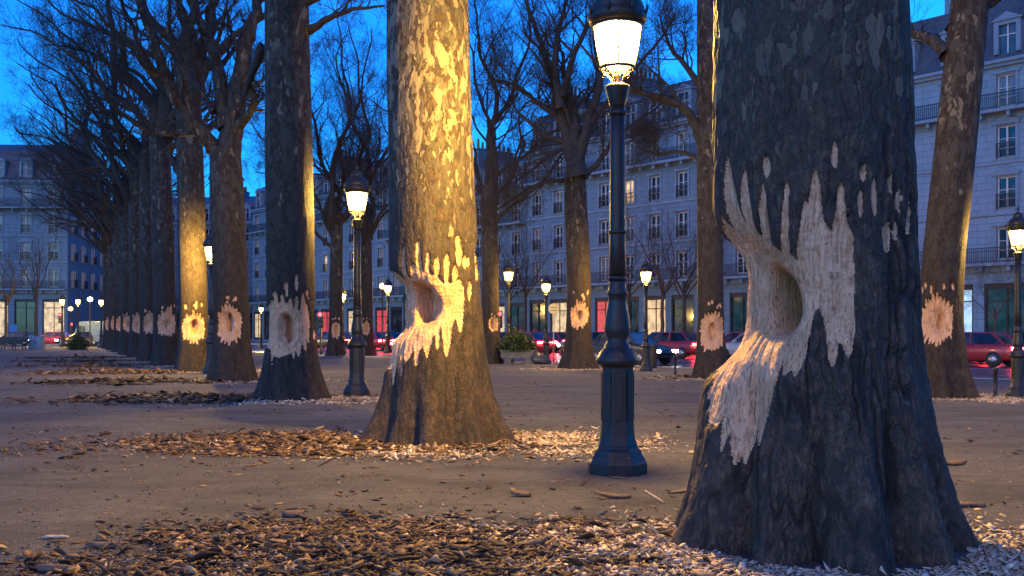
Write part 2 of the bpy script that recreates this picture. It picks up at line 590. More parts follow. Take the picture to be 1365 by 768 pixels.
def make_trunk(root, cx, cy, prof, lean, mat, seed, du, dz, ztop_fine, roots, wound=None, depth=(.12, .16), rim=.02, crack=.016, hollow_blur=(.05, .035), lobes=True, wrap=97, jag=1.0):
    """trunk grid; the gnawed part is cut out as a mesh of its own"""
    rng = np.random.RandomState(seed)
    phi0 = math.atan2(-cy, -cx)
    zs_p = [p[0] for p in prof]; rs_p = [p[1] for p in prof]
    rmid = float(np.interp(1.5, zs_p, rs_p))
    nfine = int(R(220) * rmid / du)
    FA = R(max(110, wrap + 10))
    nfine = int(2 * FA * rmid / du)
    thf = np.linspace(-FA, FA, nfine)
    thb = np.linspace(FA, 2 * math.pi - FA, max(14, int(R(140) * rmid / .05)))[1:-1]
    th = np.concatenate([thf, thb])
    zt = zs_p[-1]
    zs = np.concatenate([np.arange(-.06, ztop_fine, dz), np.linspace(ztop_fine, zt, max(4, int((zt - ztop_fine) / .12)))])
    TH, Z = np.meshgrid(th, zs)
    A = TH + phi0
    r = np.interp(Z, zs_p, rs_p)
    base = np.interp(np.maximum(Z, 0), [0, .25, .6, 1.1, 1.8], [1, .62, .28, .08, 0])
    for (ang, sg, h) in roots:
        dlt = np.mod(A - ang + math.pi, 2 * math.pi) - math.pi
        r = r + h * base * np.exp(-(dlt / sg) ** 2)
    if lobes:
        r = r * (1 + .022 * np.cos(3 * A + seed) + .014 * np.cos(5 * A + 2 * seed))
    U = A / (2 * math.pi) + 4
    r = r * (1 + .05 * (fbm(U * 8, Z * .9, 8, seed, 3) - .5))
    ox = np.interp(Z, [p[0] for p in lean], [p[1] for p in lean])
    x = ox + r * np.cos(A); y = r * np.sin(A)
    px = CX + F * (cx + x) / (cy + y); py = HZ - F * (Z - EYE) / (cy + y)
    mask = np.zeros(Z.shape, bool); dep = np.zeros(Z.shape)
    if wound:
        front = np.abs(TH) < R(wrap) + .12 * (vnoise(U * 50, Z * 9, 50, seed) - .5)
        jit = (vnoise(U * 300, Z * 14, 300, seed + 3) - .5)
        jx = px + jit * jag * (F / cy) * .0144; jy = py + (vnoise(U * 260, Z * 30, 260, seed + 5) - .5) * (F / cy) * .03 * jag
        for pl in wound['cut']: mask |= in_poly(jx, jy, pl) & front
        nu = lambda m_: m_ / du
        nv = lambda m_: m_ / dz
        soft = blur(mask, nu(.012), nv(.02))
        wide = blur(mask, nu(.06), nv(.08))
        dep = rim * np.clip(soft * 1.4, 0, 1) + rim * 1.2 * np.clip(wide * 1.5 - .5, 0, 1)
        H = in_poly(px, py, wound['hollow']) & front
        dep += depth[0] * blur(H, nu(hollow_blur[0]), nv(hollow_blur[0]))
        hjx = px + (fbm(U * 70, Z * 16, 70, seed + 71, 3) - .5) * jag * .09 * F / cy; hjy = py + (fbm(U * 70, Z * 16, 70, seed + 73, 3) - .5) * jag * .09 * F / cy
        H2 = in_poly(hjx, hjy, wound['deep']) & front
        dep += depth[1] * blur(H2, nu(hollow_blur[1]), nv(hollow_blur[1]))
        fibre = fbm(U * 120, Z * 2.2, 120, seed + 11, 3) - .5
        chew = fbm(U * 46 + Z * 3, Z * 9, 46, seed + 17, 3) - .5
        ridge = np.abs(fbm(U * 64, Z * 1.4, 64, seed + 23, 2) - .5)
        kf = max(40, round(2 * math.pi * rmid / (du * 3)))
        spl = np.abs(fbm(U * kf + .8 * fbm(U * 40, Z * 4, 40, seed + 29, 2), Z * 1.1, kf, seed + 27, 2) - .5)
        dep += mask * (.020 * fibre + .030 * chew + .02 * ridge + 3.2 * du * (spl - .15)) * (.4 + .6 * wide)
    k1 = max(8, round(2 * math.pi * rmid / .085)); k2 = k1 * 2
    wu = 1.2 * fbm(U * 30, Z * 3.5, 30, seed + 33, 3)
    crk = np.minimum(np.abs(fbm(U * k1 + wu, Z * 1.7, k1, seed + 40, 3) - .5) * 2.2, .12 + np.abs(fbm(U * k2 + wu * 2, Z * 4.5, k2, seed + 44, 2) - .5) * 2.2)
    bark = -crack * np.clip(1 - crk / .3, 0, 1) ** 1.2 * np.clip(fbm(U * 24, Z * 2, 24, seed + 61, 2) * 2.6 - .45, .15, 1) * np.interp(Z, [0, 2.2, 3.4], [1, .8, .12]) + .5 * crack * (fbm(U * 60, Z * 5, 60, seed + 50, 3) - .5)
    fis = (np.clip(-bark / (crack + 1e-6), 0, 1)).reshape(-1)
    r2 = r - dep + bark * (~mask)
    r2 = np.maximum(r2, .06)
    x = ox + r2 * np.cos(A); y = r2 * np.sin(A)
    V = np.stack([x, y, Z], -1).reshape(-1, 3)
    nr, nc = Z.shape
    idx = np.arange(nr * nc).reshape(nr, nc)
    nxt = np.roll(idx, -1, axis=1)
    Q = np.stack([idx[:-1], nxt[:-1], nxt[1:], idx[1:]], -1).reshape(-1, 4)
    fm = mask.reshape(-1)[Q].mean(1) > .4

    def sub(sel, name, m):
        q = Q[sel]
        u_, inv = np.unique(q, return_inverse=True)
        o = mesh_np(name, V[u_], inv.reshape(-1, 4), m, root, True)
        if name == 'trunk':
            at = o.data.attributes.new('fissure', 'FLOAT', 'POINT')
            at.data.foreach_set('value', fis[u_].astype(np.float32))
        return o
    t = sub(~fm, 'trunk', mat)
    if fm.any(): sub(fm, 'gnawed_hollow', M['wood'])
    return t


# ------------------------------------------------------------------ bare crowns
class Tubes:
    def __init__(s): s.V = []; s.Q = []; s.n = 0

    def add(s, P, rad, k):
        P = np.asarray(P, float); n = len(P)
        T = np.empty_like(P); T[1:-1] = P[2:] - P[:-2]; T[0] = P[1] - P[0]; T[-1] = P[-1] - P[-2]
        T /= np.linalg.norm(T, axis=1)[:, None] + 1e-9
        up = np.array([.31, .17, .93]) if abs(T[:, 2].mean()) < .85 else np.array([.9, .3, .1])
        Aa = np.cross(T, up); Aa /= np.linalg.norm(Aa, axis=1)[:, None] + 1e-9
        B = np.cross(T, Aa)
        g = np.arange(k) * 2 * math.pi / k
        ring = P[:, None, :] + np.asarray(rad)[:, None, None] * (Aa[:, None, :] * np.cos(g)[None, :, None] + B[:, None, :] * np.sin(g)[None, :, None])
        i = np.arange(n * k).reshape(n, k) + s.n
        j = np.roll(i, -1, axis=1)
        s.V.append(ring.reshape(-1, 3)); s.Q.append(np.stack([i[:-1], j[:-1], j[1:], i[1:]], -1).reshape(-1, 4))
        s.n += n * k

    def build(s, name, m, parent):
        return mesh_np(name, np.concatenate(s.V), np.concatenate(s.Q), m, parent, True)


def unit(v): return v / (np.linalg.norm(v) + 1e-9)


SIDES = (7, 5, 4, 3, 3)
NSEG = (9, 7, 5, 4, 3)


def sprout(tb, P, rad, lev, rng, dens, maxlev, L):
    """children along a branch path"""
    if lev >= maxlev: return
    nch = int(round((0, 8, 7, 5, 3)[min(lev + 1, 4)] * dens * (1 if lev else 1.15)))
    n = len(P)
    for c in range(nch):
        t = .22 + .78 * (c + rng.rand()) / nch
        f = t * (n - 1); i = min(int(f), n - 2); a = f - i
        p = P[i] * (1 - a) + P[i + 1] * a
        r0 = rad[i] * (1 - a) + rad[i + 1] * a
        d = unit(P[i + 1] - P[i])
        q = unit(np.cross(d, unit(rng.normal(size=3))))
        ang = R(rng.uniform(28, 62))
        nd = unit(d * math.cos(ang) + q * math.sin(ang))
        ln = L * rng.uniform(.32, .6) * (1.15 - .6 * t)
        grow(tb, p, nd, max(ln, .35), max(r0 * rng.uniform(.36, .58), .0034), lev + 1, rng, dens, maxlev)


def grow(tb, p, d, L, r, lev, rng, dens=1.0, maxlev=4, trop=.10, wob=.16):
    n = NSEG[lev]
    P = [np.asarray(p, float)]
    d = unit(np.asarray(d, float))
    for _ in range(n):
        d = unit(d + rng.normal(size=3) * wob + np.array([0, 0, trop]))
        P.append(P[-1] + d * L / n)
    P = np.array(P)
    rad = np.linspace(r, max(r * .22, .0028), n + 1)
    tb.add(P, rad, SIDES[lev])
    sprout(tb, P, rad, lev, rng, dens, maxlev, L)


def limb(tb, pts, r0, r1, rng, dens=1.0, maxlev=4, L=None, wander=False):
    """a main limb along given points (smoothed), with its branches"""
    pts = np.asarray(pts, float)
    t = np.linspace(0, 1, len(pts)); tt = np.linspace(0, 1, max(10, 4 * len(pts)))
    P = np.stack([np.interp(tt, t, pts[:, k]) for k in range(3)], -1)
    for _ in range(3): P[1:-1] = (P[:-2] + 2 * P[1:-1] + P[2:]) / 4
    P[1:-1] += rng.normal(size=P[1:-1].shape) * r0 * .10
    if wander:
        ln = np.linalg.norm(P[-1] - P[0])
        for fq in (1.3, 2.9):
            ph = rng.uniform(0, 6.28, 3)
            P += (np.sin(tt[:, None] * fq * 6.28 + ph) - np.sin(ph)) * np.array([1, 1, .7]) * ln * .045 / fq
    rad = r0 + (r1 - r0) * tt ** .8
    rad[0] *= 1.15
    tb.add(P, rad, 8)
    sprout(tb, P, rad, 0, rng, dens, maxlev, L or np.linalg.norm(P[-1] - P[0]) * .8)


def generic_crown(tb, zf, rf, rng, dens, height=17, spread=6.5, lean=(0, 0), maxlev=4):
    """leaders and side limbs above a trunk that ends at zf with radius rf"""
    k = 3
    tb.add([(lean[0] * .1, lean[1] * .1, zf - .8), (lean[0] * .2, lean[1] * .2, zf), (lean[0] * .3, lean[1] * .3, zf + 1.4)], [rf * 1.08, rf * 1.05, rf * .3], 10)
    a0 = rng.uniform(0, 6.28)
    for i in range(k):
        a = a0 + i * 2 * math.pi / k + rng.uniform(-.3, .3)
        sp = spread * rng.uniform(.3, .55)
        top = np.array([lean[0] + sp * math.cos(a), lean[1] + sp * math.sin(a), height * rng.uniform(.88, 1)])
        base = np.array([lean[0] * .3, lean[1] * .3, zf - .5])
        mid = base + (top - base) * .45 + np.array([math.cos(a), math.sin(a), 0]) * sp * .18
        limb(tb, [base, base + (mid - base) * .5, mid, mid + (top - mid) * .5, top], rf * rng.uniform(.5, .68), .03, rng, dens, maxlev, None, True)
    for i in range(6):
        a = a0 + i * 2.4
        z = zf - rng.uniform(0, 1.6)
        p = np.array([lean[0] * .25, lean[1] * .25, z])
        out = spread * rng.uniform(.75, 1.05)
        rise = rng.uniform(3.6, 6.6)
        e = p + np.array([out * math.cos(a), out * math.sin(a), rise])
        m1 = p + (e - p) * .35 + np.array([0, 0, .5]); m2 = p + (e - p) * .7 + np.array([0, 0, rng.uniform(-.2, .6)])
        limb(tb, [p, m1, m2, e], rf * rng.uniform(.26, .4), .02, rng, dens, maxlev, None, True)


def poly_s(pts, ox, oy, s): return [(ox + x * s, oy + y * s) for x, y in pts]


# ------------------------------------------------------------------ the three near planes with traced gnawings
G_L = 'gnawed plane trees in the long row'
G_R = 'gnawed plane trees along the street side'


def tree_thing(px, d, label, group):
    x = (px - CX) / F * d
    return thing('plane_tree', label, 'tree', (x, d, 0), 0, group), x


# nearest tree
c1 = .2994; c2 = .3386
t1 = poly_s([(50, 520), (85, 395), (100, 450), (108, 280), (118, 160), (127, 128), (138, 180), (150, 280), (158, 380), (170, 440), (172, 350), (180, 270), (195, 210),
             (205, 185), (215, 230), (220, 330), (222, 450), (240, 485), (256, 470), (262, 400), (275, 300), (285, 240), (295, 300), (298, 400), (300, 512), (330, 540),
             (357, 556), (365, 470), (380, 330), (390, 255), (398, 245), (405, 270), (403, 400), (395, 560), (420, 572), (436, 590), (440, 520), (455, 430), (468, 340),
             (480, 322), (495, 340), (505, 250), (515, 195), (530, 190), (545, 250), (552, 330), (560, 400), (580, 440), (605, 460), (610, 400), (625, 360), (628, 280),
             (640, 235), (652, 280), (665, 370), (680, 440), (698, 480), (702, 600), (702, 768)], 930, 170, c1)
t1 += poly_s([(624, 100), (627, 180), (615, 260), (600, 298), (590, 270), (578, 235), (560, 230), (552, 280), (545, 315), (530, 322), (520, 290), (512, 200), (500, 130),
              (485, 95), (468, 88), (455, 120), (440, 200), (425, 270), (410, 320), (380, 362), (365, 335), (345, 355), (330, 350), (325, 300), (310, 340), (295, 400),
              (275, 480), (255, 560), (235, 640), (222, 560), (215, 580), (205, 640), (185, 705), (165, 690), (152, 675), (135, 712), (120, 650), (108, 580), (98, 600),
              (88, 675), (80, 600), (76, 500), (60, 560), (30, 540), (20, 300)], 930, 380, c2)
ov1 = [poly_s(ellipse(x, y, a, b), 930, 170, c1) for x, y, a, b in
       ((302, 178, 17, 48), (612, 122, 13, 60), (742, 203, 13, 40), (793, 312, 12, 85), (730, 340, 14, 60), (871, 253, 11, 47), (909, 322, 10, 55), (855, 488, 20, 72),
        (893, 462, 9, 38), (953, 400, 6, 80))]
h1 = [(900, 335), (975, 318), (1005, 338), (1030, 356), (1050, 385), (1055, 405), (1052, 425), (1040, 440), (1015, 450), (985, 462), (900, 500)]
d1 = [(996, 372), (1012, 362), (1036, 372), (1052, 390), (1057, 410), (1050, 430), (1030, 441), (1008, 436), (998, 408)]
T1, x1 = tree_thing(1091, 6.5, 'huge dark plane tree nearest the camera with a pale wave of gnawed wood', G_L)
make_trunk(T1, x1, 6.5, [(-.1, .80), (0, .77), (.12, .755), (.3, .74), (.6, .725), (.9, .70), (1.3, .675), (2.0, .65), (2.6, .635), (3.6, .605), (6, .54), (8.2, .48)],
           [(0, 0), (1.2, -.03), (3.5, -.05), (8, -.1)], M['bark_dark'], 11, .0058, .0075, 3.75,
           [(R(-89), .17, .34), (R(-109), .08, -.08), (R(-160), .24, .34), (R(-141), .07, -.10), (R(-126), .13, .24), (R(-55), .13, .20), (R(-70), .07, -.09), (R(-38), .09, -.12), (R(-18), .20, .22), (R(30), .3, .2), (R(90), .4, .2), (R(150), .3, .2)],
           {'cut': [t1] + ov1, 'hollow': h1, 'deep': d1}, (.21, .66), .026, .036, (.11, .03), wrap=138, jag=.6)

c3 = .2862
t2 = poly_s([(40, 150), (85, 150), (115, 185), (122, 40), (132, 30), (135, 170), (150, 180), (165, 110), (180, 115), (188, 155), (190, 10), (205, 0), (212, 130), (230, 150),
             (240, 60), (250, 60), (250, 150), (300, 175), (330, 205), (345, 200), (365, 200), (385, 190), (400, 180), (415, 215), (420, 280), (415, 360), (405, 430),
             (395, 425), (385, 370), (375, 365), (360, 420), (350, 490), (335, 545), (322, 520), (315, 420), (308, 390), (300, 430), (298, 500), (288, 505), (284, 440),
             (270, 440), (255, 500), (240, 550), (228, 520), (215, 490), (200, 520), (195, 580), (185, 585), (178, 520), (165, 515), (150, 555), (135, 570), (120, 520),
             (122, 620), (115, 640), (110, 560), (100, 520), (90, 600), (78, 680), (70, 600), (40, 600)], 500, 320, c3)
ov2 = [poly_s(ellipse(x, y, a, b), 500, 320, c3) for x, y, a, b in
       ((288, 125, 12, 45), (335, 135, 12, 72), (376, 160, 12, 40), (444, 235, 8, 45), (395, 65, 14, 55), (422, 105, 9, 30), (437, 105, 6, 25), (478, 150, 8, 40),
        (388, 5, 12, 26), (475, 80, 7, 60))]
h2 = poly_s([(40, 190), (180, 200), (260, 240), (297, 280), (300, 330), (275, 372), (180, 402), (80, 450), (40, 440)], 500, 320, c3)
d2 = poly_s([(130, 225), (200, 215), (262, 245), (298, 285), (300, 332), (268, 368), (190, 385), (135, 380)], 500, 320, c3)
T2, x2 = tree_thing(586, 12.4, 'mottled plane tree lit yellow by the tall lamp, with a deep gnawed hollow', G_L)
make_trunk(T2, x2, 12.4, [(-.1, .76), (0, .74), (.15, .70), (.35, .66), (.6, .635), (1.0, .60), (1.6, .575), (2.4, .55), (3.6, .53), (5.5, .505), (8, .45)],
           [(0, 0), (1.2, -.03), (3.5, -.1), (5.5, -.14), (8, -.2)], M['bark_pale'], 23, .010, .0125, 5.6,
           [(R(-95), .17, .18), (R(-165), .24, .26), (R(-130), .2, .13), (R(-110), .1, -.03), (R(-72), .1, -.03), (R(-52), .2, .13), (R(-32), .1, -.03), (R(-12), .24, .26), (R(60), .3, .2), (R(130), .3, .2)],
           {'cut': [t2] + ov2, 'hollow': h2, 'deep': d2}, (.17, .52), .028, .008, (.07, .028), wrap=125, jag=.6)

c4 = .1822
t3 = poly_s([(10, 300), (45, 240), (60, 215), (70, 240), (75, 170), (88, 155), (100, 190), (100, 240), (125, 240), (130, 185), (140, 175), (152, 200), (155, 240),
             (185, 245), (192, 210), (205, 205), (215, 220), (218, 265), (238, 280), (238, 210), (250, 180), (262, 210), (265, 290), (285, 300), (290, 190), (300, 170),
             (315, 215), (330, 250), (345, 320), (352, 420), (345, 530), (335, 520), (330, 480), (328, 580), (315, 590), (300, 530), (290, 520), (280, 600), (262, 640),
             (248, 590), (235, 600), (232, 650), (222, 640), (215, 605), (120, 640), (70, 630), (65, 700), (58, 640), (45, 580), (10, 560)], 350, 360, c4)
ov3 = [poly_s(ellipse(x, y, a, b), 350, 360, c4) for x, y, a, b in
       ((250, 95, 12, 60), (170, 120, 12, 35), (332, 175, 8, 28), (392, 310, 8, 90), (384, 470, 8, 35), (176, 165, 8, 30))]
h3 = poly_s([(120, 330), (170, 315), (220, 355), (255, 400), (258, 460), (228, 525), (190, 545), (110, 530), (95, 430)], 350, 360, c4)
d3 = poly_s([(145, 350), (175, 340), (215, 375), (245, 410), (247, 455), (220, 510), (180, 520), (140, 480)], 350, 360, c4)
T3, x3 = tree_thing(389, 20.0, 'grey plane tree with a round gnawed hollow and comb teeth, by the second black lamp', G_L)
make_trunk(T3, x3, 20.0, [(-.1, .66), (0, .64), (.2, .60), (.5, .55), (.9, .505), (1.5, .485), (2.4, .475), (5, .47), (8.2, .43), (9, .4)],
           [(0, 0), (2, -.03), (8, -.12)], M['bark_mid'], 37, .013, .016, 2.6,
           [(R(-90), .25, .1), (R(-165), .3, .2), (R(-130), .2, .1), (R(-45), .25, .12), (R(-10), .3, .2), (R(90), .3, .2)],
           {'cut': [t3] + ov3, 'hollow': h3, 'deep': d3}, (.14, .72), .035, .012, (.03, .018), wrap=115, jag=.6)

# ------------------------------------------------------------------ other planes of the two rows
rng = np.random.RandomState(5)


def row_tree(px, d, label, group, prof, lean, wpx, mat, seed, rootsz=.16, step=.028, hole=1.0):
    T, x = tree_thing(px, d, label, group)
    (wx, wy, a, b, up, dn, nt) = wpx
    rg = random.Random(seed)
    k = max(1., a / 22)
    cut = [comb(wx, wy, a, b, up, dn, nt, rg)]
    for _ in range(5):
        cut.append(ellipse(wx + a * rg.uniform(-.9, 1.0), wy - b - up * rg.uniform(.8, 1.7), a * .05 + .3, up * rg.uniform(.2, .4)))
    ex = rg.uniform(-.35, .1)
    hol = [(wx + a * ex + (p - wx), q) for p, q in ellipse(wx, wy + b * rg.uniform(-.1, .15), a * rg.uniform(.5, .75), b * rg.uniform(.42, .62))]
    hs = hole * rg.uniform(.85, 1.2)
    dp = ellipse(wx + a * (ex * .6 + .1), wy + b * rg.uniform(-.1, .1), a * .34 * hs, b * .42 * hs)
    if hole < .4: cut[0] = [(p, q - max(0, wy - q) * .35) for p, q in cut[0]]
    roots = [(R(ang + rg.uniform(-12, 12)), .27, rootsz * rg.uniform(.6, 1.2)) for ang in (-165, -120, -80, -40, 0, 60, 120)]
    make_trunk(T, x, d, prof, lean, mat, seed, step, step * 1.2, 2.9, roots, {'cut': cut, 'hollow': hol, 'deep': dp}, (.12, .80), .05, .012, (.05, .02))
    return T, x


def P_(r, zt=8.0, flare=1.3):
    return [(-.1, r * flare), (0, r * flare * .98), (.25, r * (1 + (flare - 1) * .7)), (.6, r * (1 + (flare - 1) * .35)), (1.1, r * 1.06), (2, r), (5, r * .97), (zt, r * .86)]


T4, x4 = row_tree(310, 27.4, 'forked plane tree with one bough leaning left, fourth trunk in the long row', G_L,
                  P_(.475, 6.4), [(0, 0), (2, -.02), (6.4, -.2)], (305, 432, 18, 22, 9, 9, 7), M['bark_mid'], 41, .17, .02)
T5, x5 = row_tree(258, 34, 'plane tree with yellow lit band above its gnawed hollow, beside half hidden lamp', G_L,
                  P_(.475, 10.5), [(0, 0), (3, -.03), (10, -.2)], (258, 437, 16, 16, 10, 10, 7), M['bark_mid'], 43, .16, .024)
T6, x6 = row_tree(222, 39.5, 'plane tree with pale gnawed patch just left of the yellow lit trunk', G_L,
                  P_(.44, 10), [(0, 0), (10, -.3)], (222, 434, 13, 12, 9, 7, 6), M['bark_mid'], 47, .14, .026, .2)
far_row = [(199, 45, .37, "slim plane tree with pale patch, sixth trunk from the long row's far end"),
           (184, 51, .38, "plane tree with small gnawed patch, fifth from the long row's far end"),
           (171, 57, .40, "plane tree with lit right edge, fourth from the long row's far end"),
           (161, 64, .38, 'thin distant plane tree, third trunk from the far end of the long row'),
           (153, 71, .38, 'thin distant plane tree, second trunk from the far end of the long row'),
           (145, 78, .36, 'thinnest distant plane tree, at the far left end of the long row')]
FAR = []
for i, (px, d, r, lab) in enumerate(far_row):
    FAR.append(row_tree(px, d, lab, G_L, P_(r, 9.5 + i % 2), [(0, 0), (10, -.15)], (px, 433 + i % 2, r * F / d * .85, 450 / d, 250 / d, 220 / d, 5), M['bark_mid'], 60 + i, .12, .035, .15))

Tr1, xr1 = row_tree(1258, 20.4, 'leaning plane tree with round gnawed ring in front of the pale stone building', G_R,
                    P_(.41, 9.2, 1.25), [(0, 0), (1.5, -.07), (3, .0), (5, .22), (8, .52), (9.2, .66)], (1248, 428, 24, 26, 16, 14, 9), M['bark_mid'], 71, .2, .014, .7)
Tr2, xr2 = row_tree(948, 29, 'plane tree with grooved gnawed ring, half behind the huge nearest trunk', G_R,
                    P_(.38, 11), [(0, 0), (11, -.08)], (949, 443, 17, 23, 12, 8, 7), M['bark_mid'], 73, .16, .022)
Tr3, xr3 = row_tree(771, 36, 'wide branching plane tree with small square gnawed hole, left of the tall lamp post', G_R,
                    P_(.44, 7.1, 1.35), [(0, 0), (3, .03), (7.1, -.14)], (773, 421, 13, 13, 11, 8, 7), M['bark_mid'], 79, .22, .026, .7)
Tr4, xr4 = row_tree(655, 42, 'dark plane tree with small pale gnawed patch, right of the yellow lit trunk', G_R,
                    P_(.36, 7.5), [(0, 0), (7.5, -.1)], (658, 432, 7, 9, 3, 3, 4), M['bark_mid'], 83, .12, .035)
Tr5, xr5 = row_tree(447, 56, 'dark distant plane tree with pale patch, left of the second lamp post', G_R,
                    P_(.38, 8), [(0, 0), (8, .1)], (448, 440, 6, 9, 5, 5, 4), M['bark_mid'], 89, .12, .035)
Tr6, xr6 = row_tree(490, 58, 'dark distant plane tree directly behind the second lamp post', G_R,
                    P_(.34, 8), [(0, 0), (8, -.1)], (488, 438, 5, 8, 4, 4, 4), M['bark_mid'], 97, .12, .035)


def loc(T, px, py, dy=0.0):
    """photo pixel at the tree's distance (+dy) -> tree-local point"""
    p = PX(px, py, T.location.y + dy)
    return [p[0] - T.location.x, dy, p[2]]


# near crowns (mostly above the frame)
for T, zf, rf, sd in ((T1, 8.2, .46, 1), (T2, 8.0, .44, 2), (T3, 9.0, .4, 3)):
    tb = Tubes(); rg = np.random.RandomState(sd)
    generic_crown(tb, zf, rf, rg, .6, 18, 6, (-.1, 0), 3)
    if T is T3:
        limb(tb, [loc(T3, 352, 62, .3), loc(T3, 338, 92, .6), loc(T3, 328, 120, 1), loc(T3, 318, 150, 1.4)], .12, .03, rg, .7, 3)
        limb(tb, [loc(T3, 413, 40), loc(T3, 440, 22, -.5), loc(T3, 470, 12, -1), loc(T3, 512, 8, -1.4)], .09, .02, rg, .8, 4)
    tb.build('crown', M['limb'], T)

# T4 fork
tb = Tubes(); rg = np.random.RandomState(14)
limb(tb, [loc(T4, 303, 232), loc(T4, 295, 210), loc(T4, 278, 190, -.1), loc(T4, 255, 158, -.3), loc(T4, 234, 132, -.5), loc(T4, 216, 88, -.7), loc(T4, 202, 40, -.8), loc(T4, 182, -5, -.9), loc(T4, 150, -90, -1)], .27, .08, rg, 1.0, 4, 5)
limb(tb, [loc(T4, 303, 172), loc(T4, 293, 110, .2), loc(T4, 283, 60, .3), loc(T4, 262, 20, .4), loc(T4, 248, -20, .4), loc(T4, 225, -120, .5)], .24, .07, rg, .9, 4, 5)
limb(tb, [loc(T4, 302, 240), loc(T4, 302, 210), loc(T4, 308, 165), loc(T4, 318, 110), loc(T4, 330, 50, .2), loc(T4, 345, 0, .3), loc(T4, 358, -120, .3)], .44, .08, rg, .9, 4, 5)
limb(tb, [loc(T4, 285, 150), loc(T4, 262, 110, .4), loc(T4, 240, 85, .8), loc(T4, 226, 60, 1.3)], .10, .03, rg, 1, 4, 3)
tb.build('crown', M['bark_mid'], T4)
# T5, T6: leader with ascending side limbs to the left
tb = Tubes(); rg = np.random.RandomState(15)
generic_crown(tb, 10.3, .4, rg, .8, 18, 6, (-.2, 0))
limb(tb, [loc(T5, 245, 240), loc(T5, 225, 205), loc(T5, 200, 170), loc(T5, 170, 130), loc(T5, 150, 80)], .13, .03, rg, 1.0)
limb(tb, [loc(T5, 262, 190), loc(T5, 290, 160, 1), loc(T5, 330, 120, 2), loc(T5, 345, 80, 2)], .12, .03, rg, 1.0)
tb.build('crown', M['limb'], T5)
tb = Tubes(); rg = np.random.RandomState(16)
generic_crown(tb, 9.8, .38, rg, .8, 18, 6, (-.3, 0))
for pts in ([(210, 75), (180, 65), (150, 45), (110, 30), (80, 20), (55, -15)], [(208, 140), (180, 105), (155, 92), (125, 70), (95, 62), (60, 60)], [(206, 190), (190, 160), (170, 140), (145, 128), (120, 100), (90, 90)]):
    limb(tb, [loc(T6, x, y, k * .3) for k, (x, y) in enumerate(pts)], .15, .025, rg, 1.15)
tb.build('crown', M['limb'], T6)
# far row crowns, two kinds shared
crowns = []
for sd, ln in ((21, (-.8, 0)), (22, (-.6, .3)), (23, (-.8, -.3))):
    tb = Tubes(); rg = np.random.RandomState(sd)
    generic_crown(tb, 8.8, .33, rg, .85, 16.5, 6.4, ln)
    for k in range(3):
        a = R(180 + rg.uniform(-55, 55)); z = rg.uniform(6.8, 9.6)
        p = np.array([0, 0, z]); e = p + np.array([math.cos(a) * rg.uniform(5.2, 7), math.sin(a) * 5, rg.uniform(4.5, 7.5)])
        limb(tb, [p, p + (e - p) * .3 + np.array([0, 0, .6]), p + (e - p) * .65 + np.array([0, 0, .7]), e], .14, .02, rg, .85, 4, None, True)
    crowns.append(tb)
for i, (T, x) in enumerate(FAR):
    if i < 3: o = crowns[i].build('crown', M['limb'], T); crowns[i] = o.data
    else:
        o = bpy.data.objects.new('crown', crowns[i - 3]); link(o, T)
        o.rotation_euler[2] = .35
        o.scale = (1.05, 1, .95)
# right row
tb = Tubes(); rg = np.random.RandomState(31)
limb(tb, [loc(Tr1, 1290, 30), loc(Tr1, 1305, 8), loc(Tr1, 1325, -4), loc(Tr1, 1345, -12), loc(Tr1, 1400, -60), loc(Tr1, 1440, -150)], .22, .06, rg, .8)
limb(tb, [loc(Tr1, 1285, 40), loc(Tr1, 1290, -20), loc(Tr1, 1285, -90), loc(Tr1, 1270, -200)], .33, .1, rg, .8)
limb(tb, [loc(Tr1, 1263, 75), loc(Tr1, 1250, 56, .4), loc(Tr1, 1232, 47, .9), loc(Tr1, 1210, 42, 1.4), loc(Tr1, 1180, 30, 1.8), loc(Tr1, 1140, -20, 2)], .15, .05, rg, .5)
tb.build('crown', M['bark_mid'], Tr1)
tb = Tubes(); rg = np.random.RandomState(32)
limb(tb, [loc(Tr2, 946, 40), loc(Tr2, 944, -40), loc(Tr2, 930, -150)], .33, .1, rg, .8)
limb(tb, [loc(Tr2, 938, 195), loc(Tr2, 925, 160), loc(Tr2, 908, 140, -.2), loc(Tr2, 882, 130, -.4), loc(Tr2, 858, 126, -.6), loc(Tr2, 835, 118, -.8), loc(Tr2, 800, 90, -1), loc(Tr2, 775, 60, -1)], .17, .03, rg, 1.1, 4, 5)
limb(tb, [loc(Tr2, 938, 120), loc(Tr2, 915, 90, .5), loc(Tr2, 890, 60, 1), loc(Tr2, 880, 20, 1.4)], .12, .03, rg, 1.1)
limb(tb, [loc(Tr2, 938, 215), loc(Tr2, 905, 200, 1), loc(Tr2, 880, 208, 1.5), loc(Tr2, 850, 196, 2)], .08, .02, rg, 1.1)
tb.build('crown', M['limb'], Tr2)
tb = Tubes(); rg = np.random.RandomState(33)
